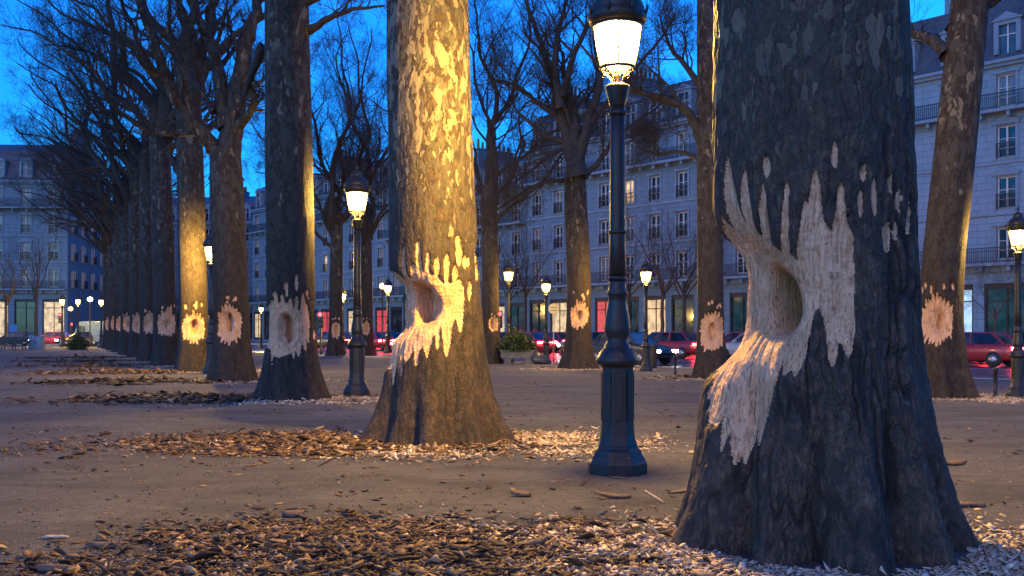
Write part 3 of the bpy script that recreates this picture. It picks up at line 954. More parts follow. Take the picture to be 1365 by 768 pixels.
for pts, r0 in (([(770, 235), (768, 205), (765, 160), (758, 120), (752, 90), (748, 60)], .42), ([(766, 235), (757, 190), (748, 150), (738, 105), (722, 60), (700, 0), (690, -60)], .30),
                ([(748, 145), (738, 90), (745, 40), (756, 0), (765, -60)], .18),
                ([(766, 225), (782, 175), (797, 125), (800, 90), (790, 40), (800, -20)], .26),
                ([(750, 130), (765, 70), (785, 30), (800, 0), (815, -50)], .14),
                ([(752, 160), (725, 145), (705, 125), (680, 110), (655, 106)], .12),
                ([(760, 195), (735, 205), (715, 222), (690, 240), (665, 255)], .09),
                ([(758, 240), (735, 240), (710, 248), (680, 268), (655, 285)], .10),
                ([(778, 235), (800, 215), (815, 190), (845, 165), (880, 140)], .13),
                ([(775, 190), (790, 160), (830, 110), (875, 60), (900, 20)], .12)):
    limb(tb, [loc(Tr3, x, y, (k - 1) * .25 * (1 if r0 > .12 else -1)) for k, (x, y) in enumerate(pts)], r0, .03, rg, 1.15, 4, 5)
tb.build('crown', M['limb'], Tr3)
for T, sd, ht in ((Tr4, 34, 17), (Tr5, 35, 19), (Tr6, 36, 20)):
    tb = Tubes(); rg = np.random.RandomState(sd)
    generic_crown(tb, 7.5, .3, rg, 1.2, ht, 6.0)
    tb.build('crown', M['limb'], T)

# ------------------------------------------------------------------ street lamps
def make_lamp():
    root = thing('street_lamp', '', 'street lamp')
    b = MB()
    b.lathe([(.295, 0), (.295, .10), (.275, .125), (.262, .165), (.25, .17), (.235, .215), (.205, .245), (.20, .262)], 8, rot=R(22.5))
    b.build('base', M['iron'], root, bevel=.006)
    b = MB()
    b.lathe([(.20, .262), (.185, .30), (.172, .36), (.163, .45), (.157, .6), (.155, 1.0), (.165, 1.02)], 8, rot=R(22.5))
    for k in range(8):
        a = R(45 * k)
        c, s = math.cos(a), math.sin(a)
        q = [(-.036, .50), (.036, .50), (.036, .96), (-.036, .96)]
        rr = .152
        v = [(c * rr - s * u, s * rr + c * u, z) for u, z in q] + [(c * (rr + .006) - s * u * .8, s * (rr + .006) + c * u * .8, z * .98 + .015) for u, z in q]
        b.add(v, [(4, 5, 6, 7), (0, 1, 5, 4), (1, 2, 6, 5), (2, 3, 7, 6), (3, 0, 4, 7)])
    b.build('pedestal', M['iron'], root, bevel=.003)
    b = MB()
    b.lathe([(.165, 1.021), (.205, 1.045), (.208, 1.085), (.19, 1.11), (.172, 1.15), (.14, 1.19), (.125, 1.2), (.125, 1.225), (.108, 1.24), (.10, 1.285), (.112, 1.31), (.124, 1.35),
             (.126, 1.39), (.120, 1.46), (.104, 1.55), (.090, 1.63), (.085, 1.69), (.098, 1.70), (.101, 1.725), (.088, 1.745), (.082, 1.80), (.084, 1.83)], 24)
    b.build('vase', M['iron'], root, True)
    b = MB()
    b.lathe([(.080, 1.83), (.078, 2.2), (.073, 3.0), (.069, 3.50)], 24, flute=.07)
    for z in (1.86, 2.30, 3.44): b.lathe([(.080, z - .018), (.09, z - .008), (.09, z + .012), (.078, z + .02)], 20)
    b.lathe([(.068, 3.50), (.078, 3.53), (.098, 3.60), (.112, 3.66), (.118, 3.685), (.118, 3.705), (.085, 3.72), (.04, 3.73)], 24)
    b.build('column', M['iron'], root, True)
    b = MB()
    for k in range(4):
        a = R(45 + 90 * k); c, s = math.cos(a), math.sin(a)
        b.tube([(c * .05, s * .05, 3.71), (c * .062, s * .062, 3.75), (c * .09, s * .09, 3.80), (c * .14, s * .14, 3.835), (c * .175, s * .175, 3.85), (c * .185, s * .185, 3.83), (c * .17, s * .17, 3.815)], .011, 6)
    b.lathe([(.022, 3.72), (.018, 3.78), (.04, 3.80), (.018, 3.82), (.012, 3.86)], 10)
    b.build('cradle', M['brass'], root, True)
    b = MB()
    b.lathe([(.158, 3.862), (.172, 3.862), (.174, 3.89), (.160, 3.89)], 24, cap=False)
    b.lathe([(.222, 4.262), (.238, 4.262), (.242, 4.29), (.224, 4.29)], 24, cap=False)
    for k in range(4):
        a = R(-93 + 90 * k); c, s = math.cos(a), math.sin(a)
        b.tube([(c * .168, s * .168, 3.875), (c * .234, s * .234, 4.275)], .0095, 6)
    b.build('lantern_frame', M['iron'], root, True)
    b = MB()
    b.lathe([(.160, 3.885), (.226, 4.265)], 24, cap=False)
    g = b.build('lantern_glass', M['lamp_glass'], root, True)
    b = MB()
    b.lathe([(.02, 3.90), (.045, 3.93), (.05, 3.97), (.045, 4.02), (.02, 4.06)], 12)
    bl = b.build('bulb', M['bulb'], root, True)
    b = MB()
    b.lathe([(.243, 4.291), (.262, 4.30), (.282, 4.33), (.284, 4.37), (.27, 4.40), (.25, 4.42), (.262, 4.44), (.235, 4.50), (.19, 4.56), (.135, 4.605), (.12, 4.64), (.13, 4.66), (.10, 4.70), (.05, 4.74), (.02, 4.75)], 24)
    for k in range(8):
        a = R(45 * k + 22); c, s = math.cos(a), math.sin(a)
        b.tube([(c * .27, s * .27, 4.36), (c * .295, s * .295, 4.42), (c * .285, s * .285, 4.455)], [.02, .016, .004], 6)
    rf = b.build('roof', M['iron'], root, True)
    b = MB()
    b.lathe([(.02, 4.751), (.016, 4.78), (.034, 4.81), (.034, 4.83), (.012, 4.86), (.004, 4.93)], 10)
    fin = b.build('finial', M['iron'], rf, True)
    return root


LAMP0 = make_lamp()
used = [False]
LNUM = [0]


def lamp(px, d, label, s=1.0, power=1.0, group='lit street lamps'):
    o = LAMP0 if not used[0] else copy_tree(LAMP0)
    used[0] = True
    o.location = ((px - CX) / F * d, d, 0)
    o.scale = (s, s, s)
    o['label'] = label
    o['group'] = group
    if power > 0:
        l = bpy.data.lights.new('lamp_light', 'POINT')
        l.energy = LAMP_W * power * s
        l.color = LAMP_COL
        l.shadow_soft_size = .11
        lo = bpy.data.objects.new('lamp_light', l)
        link(lo, o)
        lo.location = (0, 0, 4.15)
    return o


lamp(823, 9.55, 'tall black lamp post with glowing lantern standing between the two nearest trunks', 1.0, 1.5)
lamp(476, 21.0, 'tall black lamp post with glowing lantern between the grey trunk and the yellow lit trunk', 1.0, .45)
lamp(282, 32.0, 'glowing lamp half hidden between the fourth and fifth trunks of the long row', .95, 1.1)
lamp(1357, 20.4, 'glowing lamp cut by the right edge of the photo, beside the leaning tree', .80, .4)
lamp(861, 34, 'short glowing lamp just right of the tall lamp post, near the kerb', .79, .45)
lamp(728, 41.7, 'short glowing lamp right of the stone planter', .78, .45)
lamp(457, 62, 'small distant glowing lamp between the second lamp post and grey trunk', .86)
lamp(517, 62, 'small distant glowing lamp touching the left edge of the yellow lit trunk', .98, .7)
lamp(678, 44, 'slim lamp with dim amber lantern behind the stone planter', .93, .12)
lamp(135, 82, 'glowing lamp at the far left, rightmost of the three before the corner building', .92, .9)
lamp(104, 92, 'glowing lamp at the far left, middle of the three before the corner building', 1.0, .9)
lamp(83, 98, 'glowing lamp at the far left, leftmost of the three before the corner building', 1.05, .9)
lamp(348, 78, 'small glowing lamp beyond the gap between the third and fourth trunks', .75, .7)

def globe_lamp(px, d, h, label, mat):
    T = thing('globe_lamp', label, 'street lamp', ((px - CX) / F * d, d, -.05), 0, 'small globe lamps')
    b = MB(); b.lathe([(.12, 0), (.12, .3), (.06, .36), (.045, h - .12), (.09, h - .1), (.09, h - .04)], 12); b.build('pole', M['iron'], T, True)
    b = MB(); b.lathe([(.08, h - .039)] + [(.24 * math.cos(R(a)), h + .17 + .22 * math.sin(R(a))) for a in range(-65, 90, 14)] + [(.02, h + .392)], 18); b.build('globe', mat, T, True)


globe_lamp(120, 95, 4.3, 'white globe lamp at the far left between the two rightmost far lamps', emit('white_globe', (.8, .9, 1.0), 6))
globe_lamp(94, 104, 3.6, 'dull yellow globe lamp at the far left, low between two far lamps', emit('yellow_globe', (1.0, .62, .15), 3))
globe_lamp(510, 74, 4.6, 'yellow globe lamp touching the left edge of the yellow lit trunk', emit('amber_globe', (1.0, .62, .15), 4))

# ------------------------------------------------------------------ apartment buildings
def win_meshes():
    fr = MB()
    W, H = 1.1, 2.0
    for x0, x1, z0, z1 in ((-W / 2, -W / 2 + .07, 0, H), (W / 2 - .07, W / 2, 0, H), (-W / 2 + .07, W / 2 - .07, H - .08, H), (-W / 2 + .07, W / 2 - .07, 0, .1),
                           (-.05, .05, .1, H - .08)):
        fr.box(x0, x1, -.05, .05, z0, z1)
    for s in (-1, 1):
        for z in (.62, 1.2):
            a, b = sorted((s * .05, s * (W / 2 - .07)))
            fr.box(a, b, -.03, .03, z - .02, z + .02)
    pn = MB(); pn.box(-W / 2 + .03, W / 2 - .03, .055, .075, .03, H - .03)
    rl = MB()
    rl.box(-W / 2 - .02, W / 2 + .02, -.34, -.30, .88, .93); rl.box(-W / 2 - .02, W / 2 + .02, -.33, -.31, .12, .15)
    k = -W / 2
    while k <= W / 2 + .01:
        rl.box(k - .013, k + .013, -.333, -.307, 0, .88); k += .11
    for i in range(5):
        x = -W / 2 + .11 + i * .22
        rl.lathe([(.09, -.01), (.09, .01)], 8, c=(x, -.32, .5))
    return fr, pn, rl


WF, WP, WR = win_meshes()
_w = {}


def building(label, loc, rz, W, bays, floors, fh, gh, roof_h, stone, depth=13, lit=(), shops=(), balc=(), dormers=True, chim=2, seed=0, roofm='slate', side=False, group='stone apartment buildings'):
    rg = random.Random(seed)
    B = thing('apartment_building', label, 'building', loc, rz, group)
    H = gh + floors * fh
    bw = W / bays
    ops = []
    wins = []
    for f in range(floors):
        z0 = gh + f * fh + .32
        for i in range(bays):
            xc = (i + .5) * bw
            ops.append((xc - .55, xc + .55, z0, z0 + 2.0 * fh / 3.2)); wins.append((xc, z0, fh / 3.2, f, i))
    so = []
    for i in range(bays):
        xc = (i + .5) * bw
        so.append((xc - bw * .40, xc + bw * .40, .25, gh - 1.1))
    # front with openings
    xs = sorted({0, W} | {o[0] for o in ops + so} | {o[1] for o in ops + so}); zs = sorted({0, H} | {o[2] for o in ops + so} | {o[3] for o in ops + so})
    allo = ops + so
    b = MB()
    for i in range(len(xs) - 1):
        col = [o for o in allo if o[0] < (xs[i] + xs[i + 1]) / 2 < o[1]]
        run = None
        for j in range(len(zs) - 1):
            zc = (zs[j] + zs[j + 1]) / 2
            hole = any(o[2] < zc < o[3] for o in col)
            if not hole:
                if run is None: run = zs[j]
            if hole and run is not None:
                b.add([(xs[i], 0, run), (xs[i + 1], 0, run), (xs[i + 1], 0, zs[j]), (xs[i], 0, zs[j])], [(0, 1, 2, 3)]); run = None
        if run is not None:
            b.add([(xs[i], 0, run), (xs[i + 1], 0, run), (xs[i + 1], 0, H), (xs[i], 0, H)], [(0, 1, 2, 3)])
    for (a, c, z0, z1) in allo:
        e = .3
        b.add([(a, 0, z0), (a, e, z0), (a, e, z1), (a, 0, z1)], [(0, 1, 2, 3)])
        b.add([(c, 0, z0), (c, 0, z1), (c, e, z1), (c, e, z0)], [(0, 1, 2, 3)])
        b.add([(a, 0, z1), (a, e, z1), (c, e, z1), (c, 0, z1)], [(0, 1, 2, 3)])
        b.add([(a, 0, z0), (c, 0, z0), (c, e, z0), (a, e, z0)], [(0, 1, 2, 3)])
    b.add([(0, 0, 0), (0, 0, H), (0, depth, H), (0, depth, 0)], [(0, 1, 2, 3)])
    b.add([(W, 0, 0), (W, depth, 0), (W, depth, H), (W, 0, H)], [(0, 1, 2, 3)])
    b.add([(0, depth, 0), (0, depth, H), (W, depth, H), (W, depth, 0)], [(0, 1, 2, 3)])
    b.add([(0, .31, 0), (W, .31, 0), (W, .31, H), (0, .31, H)], [(0, 1, 2, 3)])
    b.build('wall', M[stone], B, fix=False)
    # trim
    b = MB()
    for z, h, o in [(gh - .42, .3, .22)] + [(gh + f * fh - .06, .16, .10) for f in range(1, floors)] + [(H - .34, .2, .25), (H - .14, .2, .45)]:
        b.box(-.05, W + .05, -o, .0 - .003, z, z + h)
    for (xc, z0, k, f, i) in wins:
        h = 2.0 * k
        b.box(xc - .75, xc - .57, -.07, -.003, z0 - .1, z0 + h + .1); b.box(xc + .57, xc + .75, -.07, -.003, z0 - .1, z0 + h + .1)
        b.box(xc - .85, xc + .85, -.14, -.003, z0 + h + .101, z0 + h + .25)
        if f in (1, 2) and seed % 2 == 0:
            b.add([(xc - .9, -.16, z0 + h + .251), (xc + .9, -.16, z0 + h + .251), (xc, -.16, z0 + h + .6), (xc - .9, -.003, z0 + h + .251), (xc + .9, -.003, z0 + h + .251), (xc, -.003, z0 + h + .6)],
                  [(0, 1, 2), (0, 2, 5, 3), (1, 4, 5, 2)])
    b.build('cornice', M['trim'], B)
    # windows
    for (xc, z0, k, f, i) in wins:
        if 'f' not in _w:
            o = WF.build('window', M['frame'], B); _w['f'] = o.data
        else:
            o = bpy.data.objects.new('window', _w['f']); link(o, B)
        o.location = (xc, .2, z0); o.scale = (1, 1, k)
        isl = (f, i) in lit
        key = 'pl' if isl else ('pc' if rg.random() < .35 else 'p')
        if key not in _w:
            p = WP.build('pane', M[{'pl': 'pane_lit', 'pc': 'pane_curtain', 'p': 'pane'}[key]], o); _w[key] = p.data
        else:
            p = bpy.data.objects.new('pane', _w[key]); link(p, o)
        if isl: o['label'] = 'window with warm light inside'
        if f not in balc:
            if 'r' not in _w:
                p = WR.build('railing', M['iron_rail'], o); _w['r'] = p.data
            else:
                p = bpy.data.objects.new('railing', _w['r']); link(p, o)
    if side:
        for f in range(floors):
            for j in range(4):
                o = bpy.data.objects.new('window', _w['f']); link(o, B)
                o.location = (W + .1, depth * (j + .5) / 4, gh + f * fh + .32); o.rotation_euler = (0, 0, R(90)); o.scale = (1, 1, fh / 3.2)
                p = bpy.data.objects.new('pane', _w['p']); link(p, o)
                p = bpy.data.objects.new('railing', _w['r']); link(p, o)
    for f in balc:
        z = gh + f * fh
        b = MB()
        b.box(0, W, -.85, -.46 if False else -.23, z - .07, z + .12)
        k = .3
        while k < W: b.box(k, k + .2, -.7, -.232, z - .38, z - .071); k += bw / 2
        bo = b.build('balcony', M['trim'], B)
        r = MB()
        r.box(0, W, -.82, -.78, z + 1.0, z + 1.05); r.box(0, W, -.81, -.79, z + .2, z + .23); r.box(0, W, -.81, -.79, z + .8, z + .83)
        k = 0
        while k < W: r.box(k, k + .025, -.812, -.788, z + .12, z + 1.0); k += .13
        r.build('railing', M['iron_rail'], bo)
    # shopfronts
    for i, (a, c, z0, z1) in enumerate(so):
        kind = shops[i % len(shops)] if shops else 'pane'
        b = MB()
        b.box(a + .01, a + .12, .1, .2, z0, z1); b.box(c - .12, c - .01, .1, .2, z0, z1); b.box(a + .12, c - .12, .1, .2, z1 - .35, z1 - .01); b.box(a + .12, c - .12, .1, .2, z0 + .01, z0 + .3)
        n_ = max(2, int((c - a) / 1.1))
        for k in range(1, n_):
            x = a + .12 + (c - a - .24) * k / n_
            b.box(x - .035, x + .035, .12, .18, z0 + .3, z1 - .35)
        b.box(a + .12, c - .12, .12, .18, z1 - 1.1, z1 - 1.03)
        s = b.build('shopfront', M['iron'], B)
        p = MB(); p.box(a + .05, c - .05, .21, .23, z0 + .05, z1 - .05)
        p.build('shop_window', M[kind], s)
    # mansard
    b = MB()
    e = 1.5
    zt = H + roof_h
    v = [(0, .15, H + .061), (W, .15, H + .061), (W, depth, H + .061), (0, depth, H + .061), (0, e, zt), (W, e, zt), (W, depth - e, zt), (0, depth - e, zt), (0, depth / 2, zt + 1.6), (W, depth / 2, zt + 1.6)]
    b.add(v, [(0, 1, 5, 4), (2, 3, 7, 6), (4, 5, 9, 8), (6, 7, 8, 9), (1, 2, 6, 9, 5), (3, 0, 4, 8, 7), (0, 3, 2, 1)])
    k = 0
    while k < W:
        k += .6
    roof = b.build('roof', M[roofm], B)
    for c in range(chim + 1):
        x = W * c / chim if chim else W / 2
        x = min(max(x, .5), W - .5)
        m = MB(); m.box(x - .4, x + .4, depth * .25, depth * .62, zt - 1.2, zt + 2.3); m.box(x - .5, x + .5, depth * .24, depth * .63, zt + 2.301, zt + 2.45)
        ch = m.build('chimney', M[stone], roof)
        m = MB()
        for q in range(8):
            hh = rg.uniform(.5, 1.0)
            m.lathe([(.15, 0), (.12, hh), (.15, hh + .05)], 8, c=(x, depth * (.27 + .045 * q), zt + 2.451))
        m.build('chimney_pots', M['pot'], ch)
    if dormers:
        for i in range(bays):
            xc = (i + .5) * bw
            m = MB()
            z0 = H + .5
            m.box(xc - .8, xc - .52, .12, 1.6, z0, z0 + 2.0); m.box(xc + .52, xc + .8, .12, 1.6, z0, z0 + 2.0); m.box(xc - .52, xc + .52, .12, 1.6, z0 + 1.75, z0 + 2.0)
            m.add([(xc - 1, .02, z0 + 2.001), (xc + 1, .02, z0 + 2.001), (xc, .02, z0 + 2.5), (xc - 1, 1.9, z0 + 2.001), (xc + 1, 1.9, z0 + 2.001), (xc, 1.9, z0 + 2.5)],
                  [(0, 1, 2), (3, 5, 4), (0, 2, 5, 3), (1, 4, 5, 2), (0, 3, 4, 1)])
            do = m.build('dormer', M['trim'], B)
            p = MB(); p.box(xc - .515, xc + .515, .3, .33, z0, z0 + 1.74)
            p.build('pane', M['pane_lit'] if (9, i) in lit else M['pane'], do)
            p = MB(); p.box(xc - .04, xc + .04, .24, .295, z0, z0 + 1.74); p.box(xc - .515, xc + .515, .25, .29, z0 + 1.1, z0 + 1.16)
            p.build('sash', M['frame'], do)
    return B


RZ = math.atan2(-UB[1], -UB[0])       # local x runs back towards the camera side, local -y faces the street
Z0 = 'pane'


def onface(s, t=62): return (*ST(s, t), 0)


building('pale stone apartment building at the right edge, with pediments and tall ground floor', onface(41.5), RZ, 30, 9, 4, 3.1, 5.4, 4.2, 'stone_c', lit=(), shops=('pane', 'pane', 'pane', 'shop_cool', 'pane'), balc=(0, 3), seed=2, chim=3)
building('long stone apartment building behind the tall lamp and the leftward limb', onface(70.5), RZ, 28.9, 10, 4, 3.2, 5.4, 3.6, 'stone_a', lit=((2, 4), (0, 7), (1, 8), (3, 2)), shops=('pane', 'shop_lit', 'pane', 'shop_red', 'pane', 'shop_lit'), balc=(0, 3), seed=1, chim=3)
building('lower stone apartment building seen between the yellow lit trunk and the branching tree', onface(94), RZ, 23.4, 8, 3, 3.2, 5.2, 3.4, 'stone_b', lit=((1, 3),), shops=('pane', 'pane', 'shop_lit', 'pane'), balc=(0, 2), seed=3, chim=2)
building('distant stone apartment building between the grey trunk and the yellow lit trunk', onface(128), RZ, 33.9, 11, 4, 3.2, 5.2, 3.4, 'stone_a', lit=((1, 6), (2, 9), (0, 3), (3, 5)), shops=('shop_lit', 'pane', 'shop_red', 'pane'), balc=(0, 3), seed=4, chim=2)
building('far stone apartment building in the gap left of the grey trunk', (-62, 160, 0), R(-8), 34, 11, 4, 3.3, 5.4, 3.4, 'stone_b', lit=((1, 8), (3, 9), (0, 9)), shops=('shop_lit', 'shop_red', 'pane', 'shop_cool'), balc=(0,), seed=5, chim=2)
building('corner apartment building at the far left with dark mansard and cream lit ground floor', (-84, 119.5, 0), R(3), 30, 9, 4, 3.3, 6.4, 4.0, 'stone_a', lit=(), shops=('shop_lit', 'pane', 'shop_lit', 'pane', 'shop_cool', 'shop_lit'), balc=(0, 3), seed=6, chim=2, side=True)
building('narrow blue grey apartment building just behind the far left corner building', (-78, 148, 0), R(2), 15, 5, 4, 3.2, 5.4, 2.8, 'stone_b', lit=((3, 3), (1, 4)), shops=('shop_red', 'pane', 'shop_lit'), balc=(0,), seed=7, chim=1)

# ------------------------------------------------------------------ street trees, bare and young
def young_tree(px, d, h, label, seed, r=.09):
    T = thing('young_tree', label, 'tree', ((px - CX) / F * d, d, 0), 0, 'bare young trees on the pavements')
    rg = np.random.RandomState(seed)
    zf = h * .42
    tb = Tubes()
    zz = np.linspace(-.05, zf + .3, 9)
    P = np.stack([rg.normal(size=9) * .015, rg.normal(size=9) * .015, zz], -1)
    tb.add(P, np.linspace(r * 1.15, r * .7, 9), 8)
    tb.build('trunk', M['limb'], T)
    tb = Tubes()
    for k in range(6):
        a = k * 2.4 + rg.rand(); z = zf * rg.uniform(.75, 1.02)
        grow(tb, (0, 0, z), (math.cos(a) * .7, math.sin(a) * .7, 1.0), h * rg.uniform(.4, .58), r * .45, 0, rg, .75, 3)
    tb.build('crown', M['limb'], T)


young_tree(1326, 47, 5.2, 'small bare young tree in front of the pale stone building at the right', 1, .05)
young_tree(883, 68, 11, 'bare young street tree right of the short glowing lamp near the kerb', 2, .14)
young_tree(912, 72, 11, 'bare young street tree just left of the grooved gnawed trunk', 3, .15)
young_tree(838, 78, 11, 'bare young street tree hugging the tall lamp post at its right', 4, .13)
young_tree(700, 84, 12, 'bare young street tree above the stone planter', 5, .14)
young_tree(678, 92, 12, 'bare young street tree right beside the small pale gnawed patch', 6, .14)
young_tree(8, 100, 11, 'bare young street tree at the left edge of the photo', 7, .16)
young_tree(48, 108, 14, 'bare young street tree before the corner building at far left', 8, .18)

# ------------------------------------------------------------------ cars at rest in the street
def make_car(paint, front_lit=True):
    root = thing('car', '', 'car')
    st = [(-2.12, .60, .42, .74), (-2.08, .78, .34, .86), (-1.85, .85, .28, .95), (-1.2, .875, .24, .97), (-.3, .88, .22, .95), (.7, .88, .22, .93), (1.25, .87, .23, .90),
          (1.8, .83, .28, .78), (2.06, .72, .34, .66), (2.13, .52, .42, .58)]
    V = []; Fc = []
    for (x, hw, zb, zt) in st:
        half = [(hw * .9, zb), (hw, zb + .12), (hw, zt - .14), (hw * .93, zt - .03), (hw * .5, zt + .015)]
        ring = [(x, -y, z) for y, z in half[::-1]] ; ring = [(x, -y, z) for y, z in half] + [(x, y, z) for y, z in half[::-1]]
        V += ring
    n = 10
    for i in range(len(st) - 1):
        for k in range(n): Fc.append((i * n + k, i * n + (k + 1) % n, (i + 1) * n + (k + 1) % n, (i + 1) * n + k))
    Fc += [tuple(range(n)), tuple((len(st) - 1) * n + k for k in range(n))]
    b = MB(); b.add(V, Fc); body = b.build('body', paint, root, True)
    # greenhouse: glass shell with painted roof
    lo = [(-1.75, .74), (-1.0, .78), (.35, .78), (1.0, .72)]; hi = [(-1.15, .58), (-.7, .62), (.1, .62), (.28, .58)]
    v = [(x, -y, .93) for x, y in lo] + [(x, y, .93) for x, y in lo[::-1]] + [(x, -y, 1.40) for x, y in hi] + [(x, y, 1.40) for x, y in hi[::-1]]
    g = MB(); g.add(v, [(i, (i + 1) % 8, 8 + (i + 1) % 8, 8 + i) for i in range(8)] + [tuple(range(8, 16))]); g.build('windows', M['pane'], root, False)
    v2 = [(x * 1.0, y * 1.01, 1.405) for x, y, z in v[8:]] + [(x * .93 - .02, y * .9, 1.45) for x, y, z in v[8:]]
    r = MB(); r.add(v2, [(i, (i + 1) % 8, 8 + (i + 1) % 8, 8 + i) for i in range(8)] + [tuple(range(8, 16)), tuple(range(7, -1, -1))])
    for s in (-1, 1):
        r.tube([(-.35, s * .79, .93), (-.32, s * .63, 1.41)], .035, 4); r.tube([(.98, s * .72, .93), (.27, s * .58, 1.41)], .035, 4); r.tube([(-1.72, s * .74, .93), (-1.13, s * .58, 1.41)], .05, 4)
    r.build('roof', paint, root, False)
    for sx in (-1.32, 1.32):
        for s in (-1, 1):
            m = MB()
            pr = [(.20, -.1), (.29, -.105), (.325, -.07), (.325, .07), (.29, .105), (.20, .1)]
            m.lathe(pr, 20)
            m.v = [(x + sx, s * .80 + z, y + .325) for x, y, z in m.v]
            wl = m.build('wheel', TYRE, root, True)
            m = MB(); m.lathe([(.19, -.108), (.06, -.112), (.03, -.118)] if s < 0 else [(.19, .108), (.06, .112), (.03, .118)], 12)
            m.v = [(x + sx, s * .80 + z, y + .325) for x, y, z in m.v]
            m.build('rim', RIM, wl, True)
    for s in (-1, 1):
        m = MB(); a, c = sorted((s * .40, s * .80)); m.box(-2.17, -2.02, a, c, .70, .84)
        m.build('tail_light', M['tail'], root)
        m = MB(); a, c = sorted((s * .42, s * .74)); m.box(2.0, 2.13, a, c, .56, .68)
        m.build('headlight', M['head'], root)
        m = MB(); a, c = sorted((s * .86, s * 1.02)); m.box(.55, .70, a, c, .93, 1.05); m.build('mirror', paint, root, bevel=.02)
    m = MB(); m.box(-1.663, -1.5, -.38, .38, .752, .80)
    m.v = [(x - .5, y, z) for x, y, z in m.v]
    m.build('brake_light', M['tail'], root)
    return root


TYRE = plain('tyre_rubber', (.015, .015, .015), .8)
RIM = plain('alloy_rim', (.35, .35, .36), .35, .8)


def paint(name, c): return plain(name, c, .25, .2, .05, 3, .0, .6)


protos = [(make_car(paint('dark_car_paint', (.02, .022, .03))), 'dark car with glowing red tail lights among the traffic behind the trees', 'dark cars driving away'),
          (make_car(paint('silver_car_paint', (.30, .31, .33))), 'silver car with glowing red tail lights among the traffic behind the trees', 'silver cars driving away'),
          (make_car(paint('red_car_paint', (.28, .02, .025))), 'red car with glowing red tail lights among the traffic behind the trees', 'red cars driving away')]
cused = [0, 0, 0]
crg = random.Random(3)


def put_car(kind, x, y, rz, label=None, group=None):
    o, lab, grp = protos[kind]
    if cused[kind]: o = copy_tree(o)
    cused[kind] = 1
    o.location = (x, y, -.119); o.rotation_euler = (0, 0, rz)
    o['label'] = label or lab; o['group'] = group or grp
    return o


AW = math.atan2(UB[1], UB[0])
for t, s0 in ((42.4, 14), (46.2, 11.5), (49.8, 13)):
    s = s0
    k = 0
    while s < 84:
        x, y = ST(s, t + crg.uniform(-.3, .3))
        put_car((0, 2, 0, 1, 2)[(k + (t > 45) * 2) % 5], x, y, AW + crg.uniform(-.03, .03))
        s += crg.uniform(5.2, 6.4); k += 1
# oncoming, near lane
for s, kind, lab in ((46.5, 1, 'silver car facing the camera with white headlights behind the stone planter'), (30.5, 0, 'dark car facing the camera with white headlights behind the grooved gnawed trunk')):
    x, y = ST(s, 33.0)
    put_car(kind, x, y, AW + math.pi, lab, 'oncoming cars')
for px, d, kind, lab in ((70, 101, 2, 'red car crossing at the far left in front of the corner building'), (20, 103, 0, 'dark car crossing at the left edge in front of the corner building'),
                         (105, 100, 0, 'dark car crossing at far left behind the round dark bush')):
    put_car(kind, (px - CX) / F * d, d, math.pi + .06 + (.5 if px > 90 else 0), lab, 'cars crossing at the far left')


def make_van(px, d, rz):
    root = thing('van', 'delivery van at far left beside the end of the long tree row', 'van', ((px - CX) / F * d, d, -.119), rz)
    wp = paint('white_van_paint', (.10, .14, .20))
    b = MB()
    prof = [(-2.5, .4), (-2.5, 2.35), (-2.3, 2.5), (1.0, 2.5), (1.3, 2.4), (1.95, 1.35), (2.5, 1.15), (2.6, .9), (2.6, .4)]
    for s in (-1, 1): b.v += [(x, s * .95, z) for x, z in prof]
    n = len(prof)
    b.f += [tuple(range(n)), tuple(range(2 * n - 1, n - 1, -1))] + [(i, n + i, n + (i + 1) % n, (i + 1) % n) for i in range(n)]
    b.build('body', wp, root, bevel=.06)
    m = MB(); m.add([(1.36, -.82, 2.34), (1.36, .82, 2.34), (1.93, .82, 1.45), (1.93, -.82, 1.45)], [(0, 1, 2, 3)])
    m.v = [(x + .03, y, z + .02) for x, y, z in m.v]; m.build('windscreen', M['pane'], root)
    for s in (-1, 1):
        m = MB(); a, c = sorted((s * .952, s * .965)); m.box(.5, 1.45, a, c, 1.45, 2.05); m.build('side_window', M['pane'], root)
        m = MB(); a, c = sorted((s * .7, s * .93)); m.box(-2.53, -2.49, a, c, .9, 1.3); m.build('tail_light', M['tail'], root)
        m = MB(); a, c = sorted((s * .6, s * .9)); m.box(2.585, 2.63, a, c, .75, .95); m.build('headlight', M['head'], root)
        for sx in (-1.6, 1.6):
            m = MB(); m.lathe([(.22, -.1), (.34, -.1), (.36, -.06), (.36, .06), (.34, .1), (.22, .1)], 20); m.v = [(x + sx, s * .88 + z, y + .36) for x, y, z in m.v]; m.build('wheel', TYRE, root, True)
    return root


make_van(128, 101, R(160))

# ------------------------------------------------------------------ street furniture
def bollard(px, d, label):
    T = thing('bollard', label, 'bollard', ((px - CX) / F * d, d, 0), 0, 'short dark bollards')
    b = MB(); b.lathe([(.06, 0), (.06, .03), (.042, .04), (.038, .50), (.046, .505), (.046, .53)], 14); b.build('post', M['iron'], T, True)
    b = MB(); b.lathe([(.044, .531), (.052, .56), (.04, .60), (.012, .62)], 14); b.build('cap', M['iron'], T, True)


bollard(900, 31.2, 'short dark bollard left of the grooved gnawed trunk')
bollard(1327, 20.6, 'short dark bollard between the leaning tree and the lamp at the right edge')

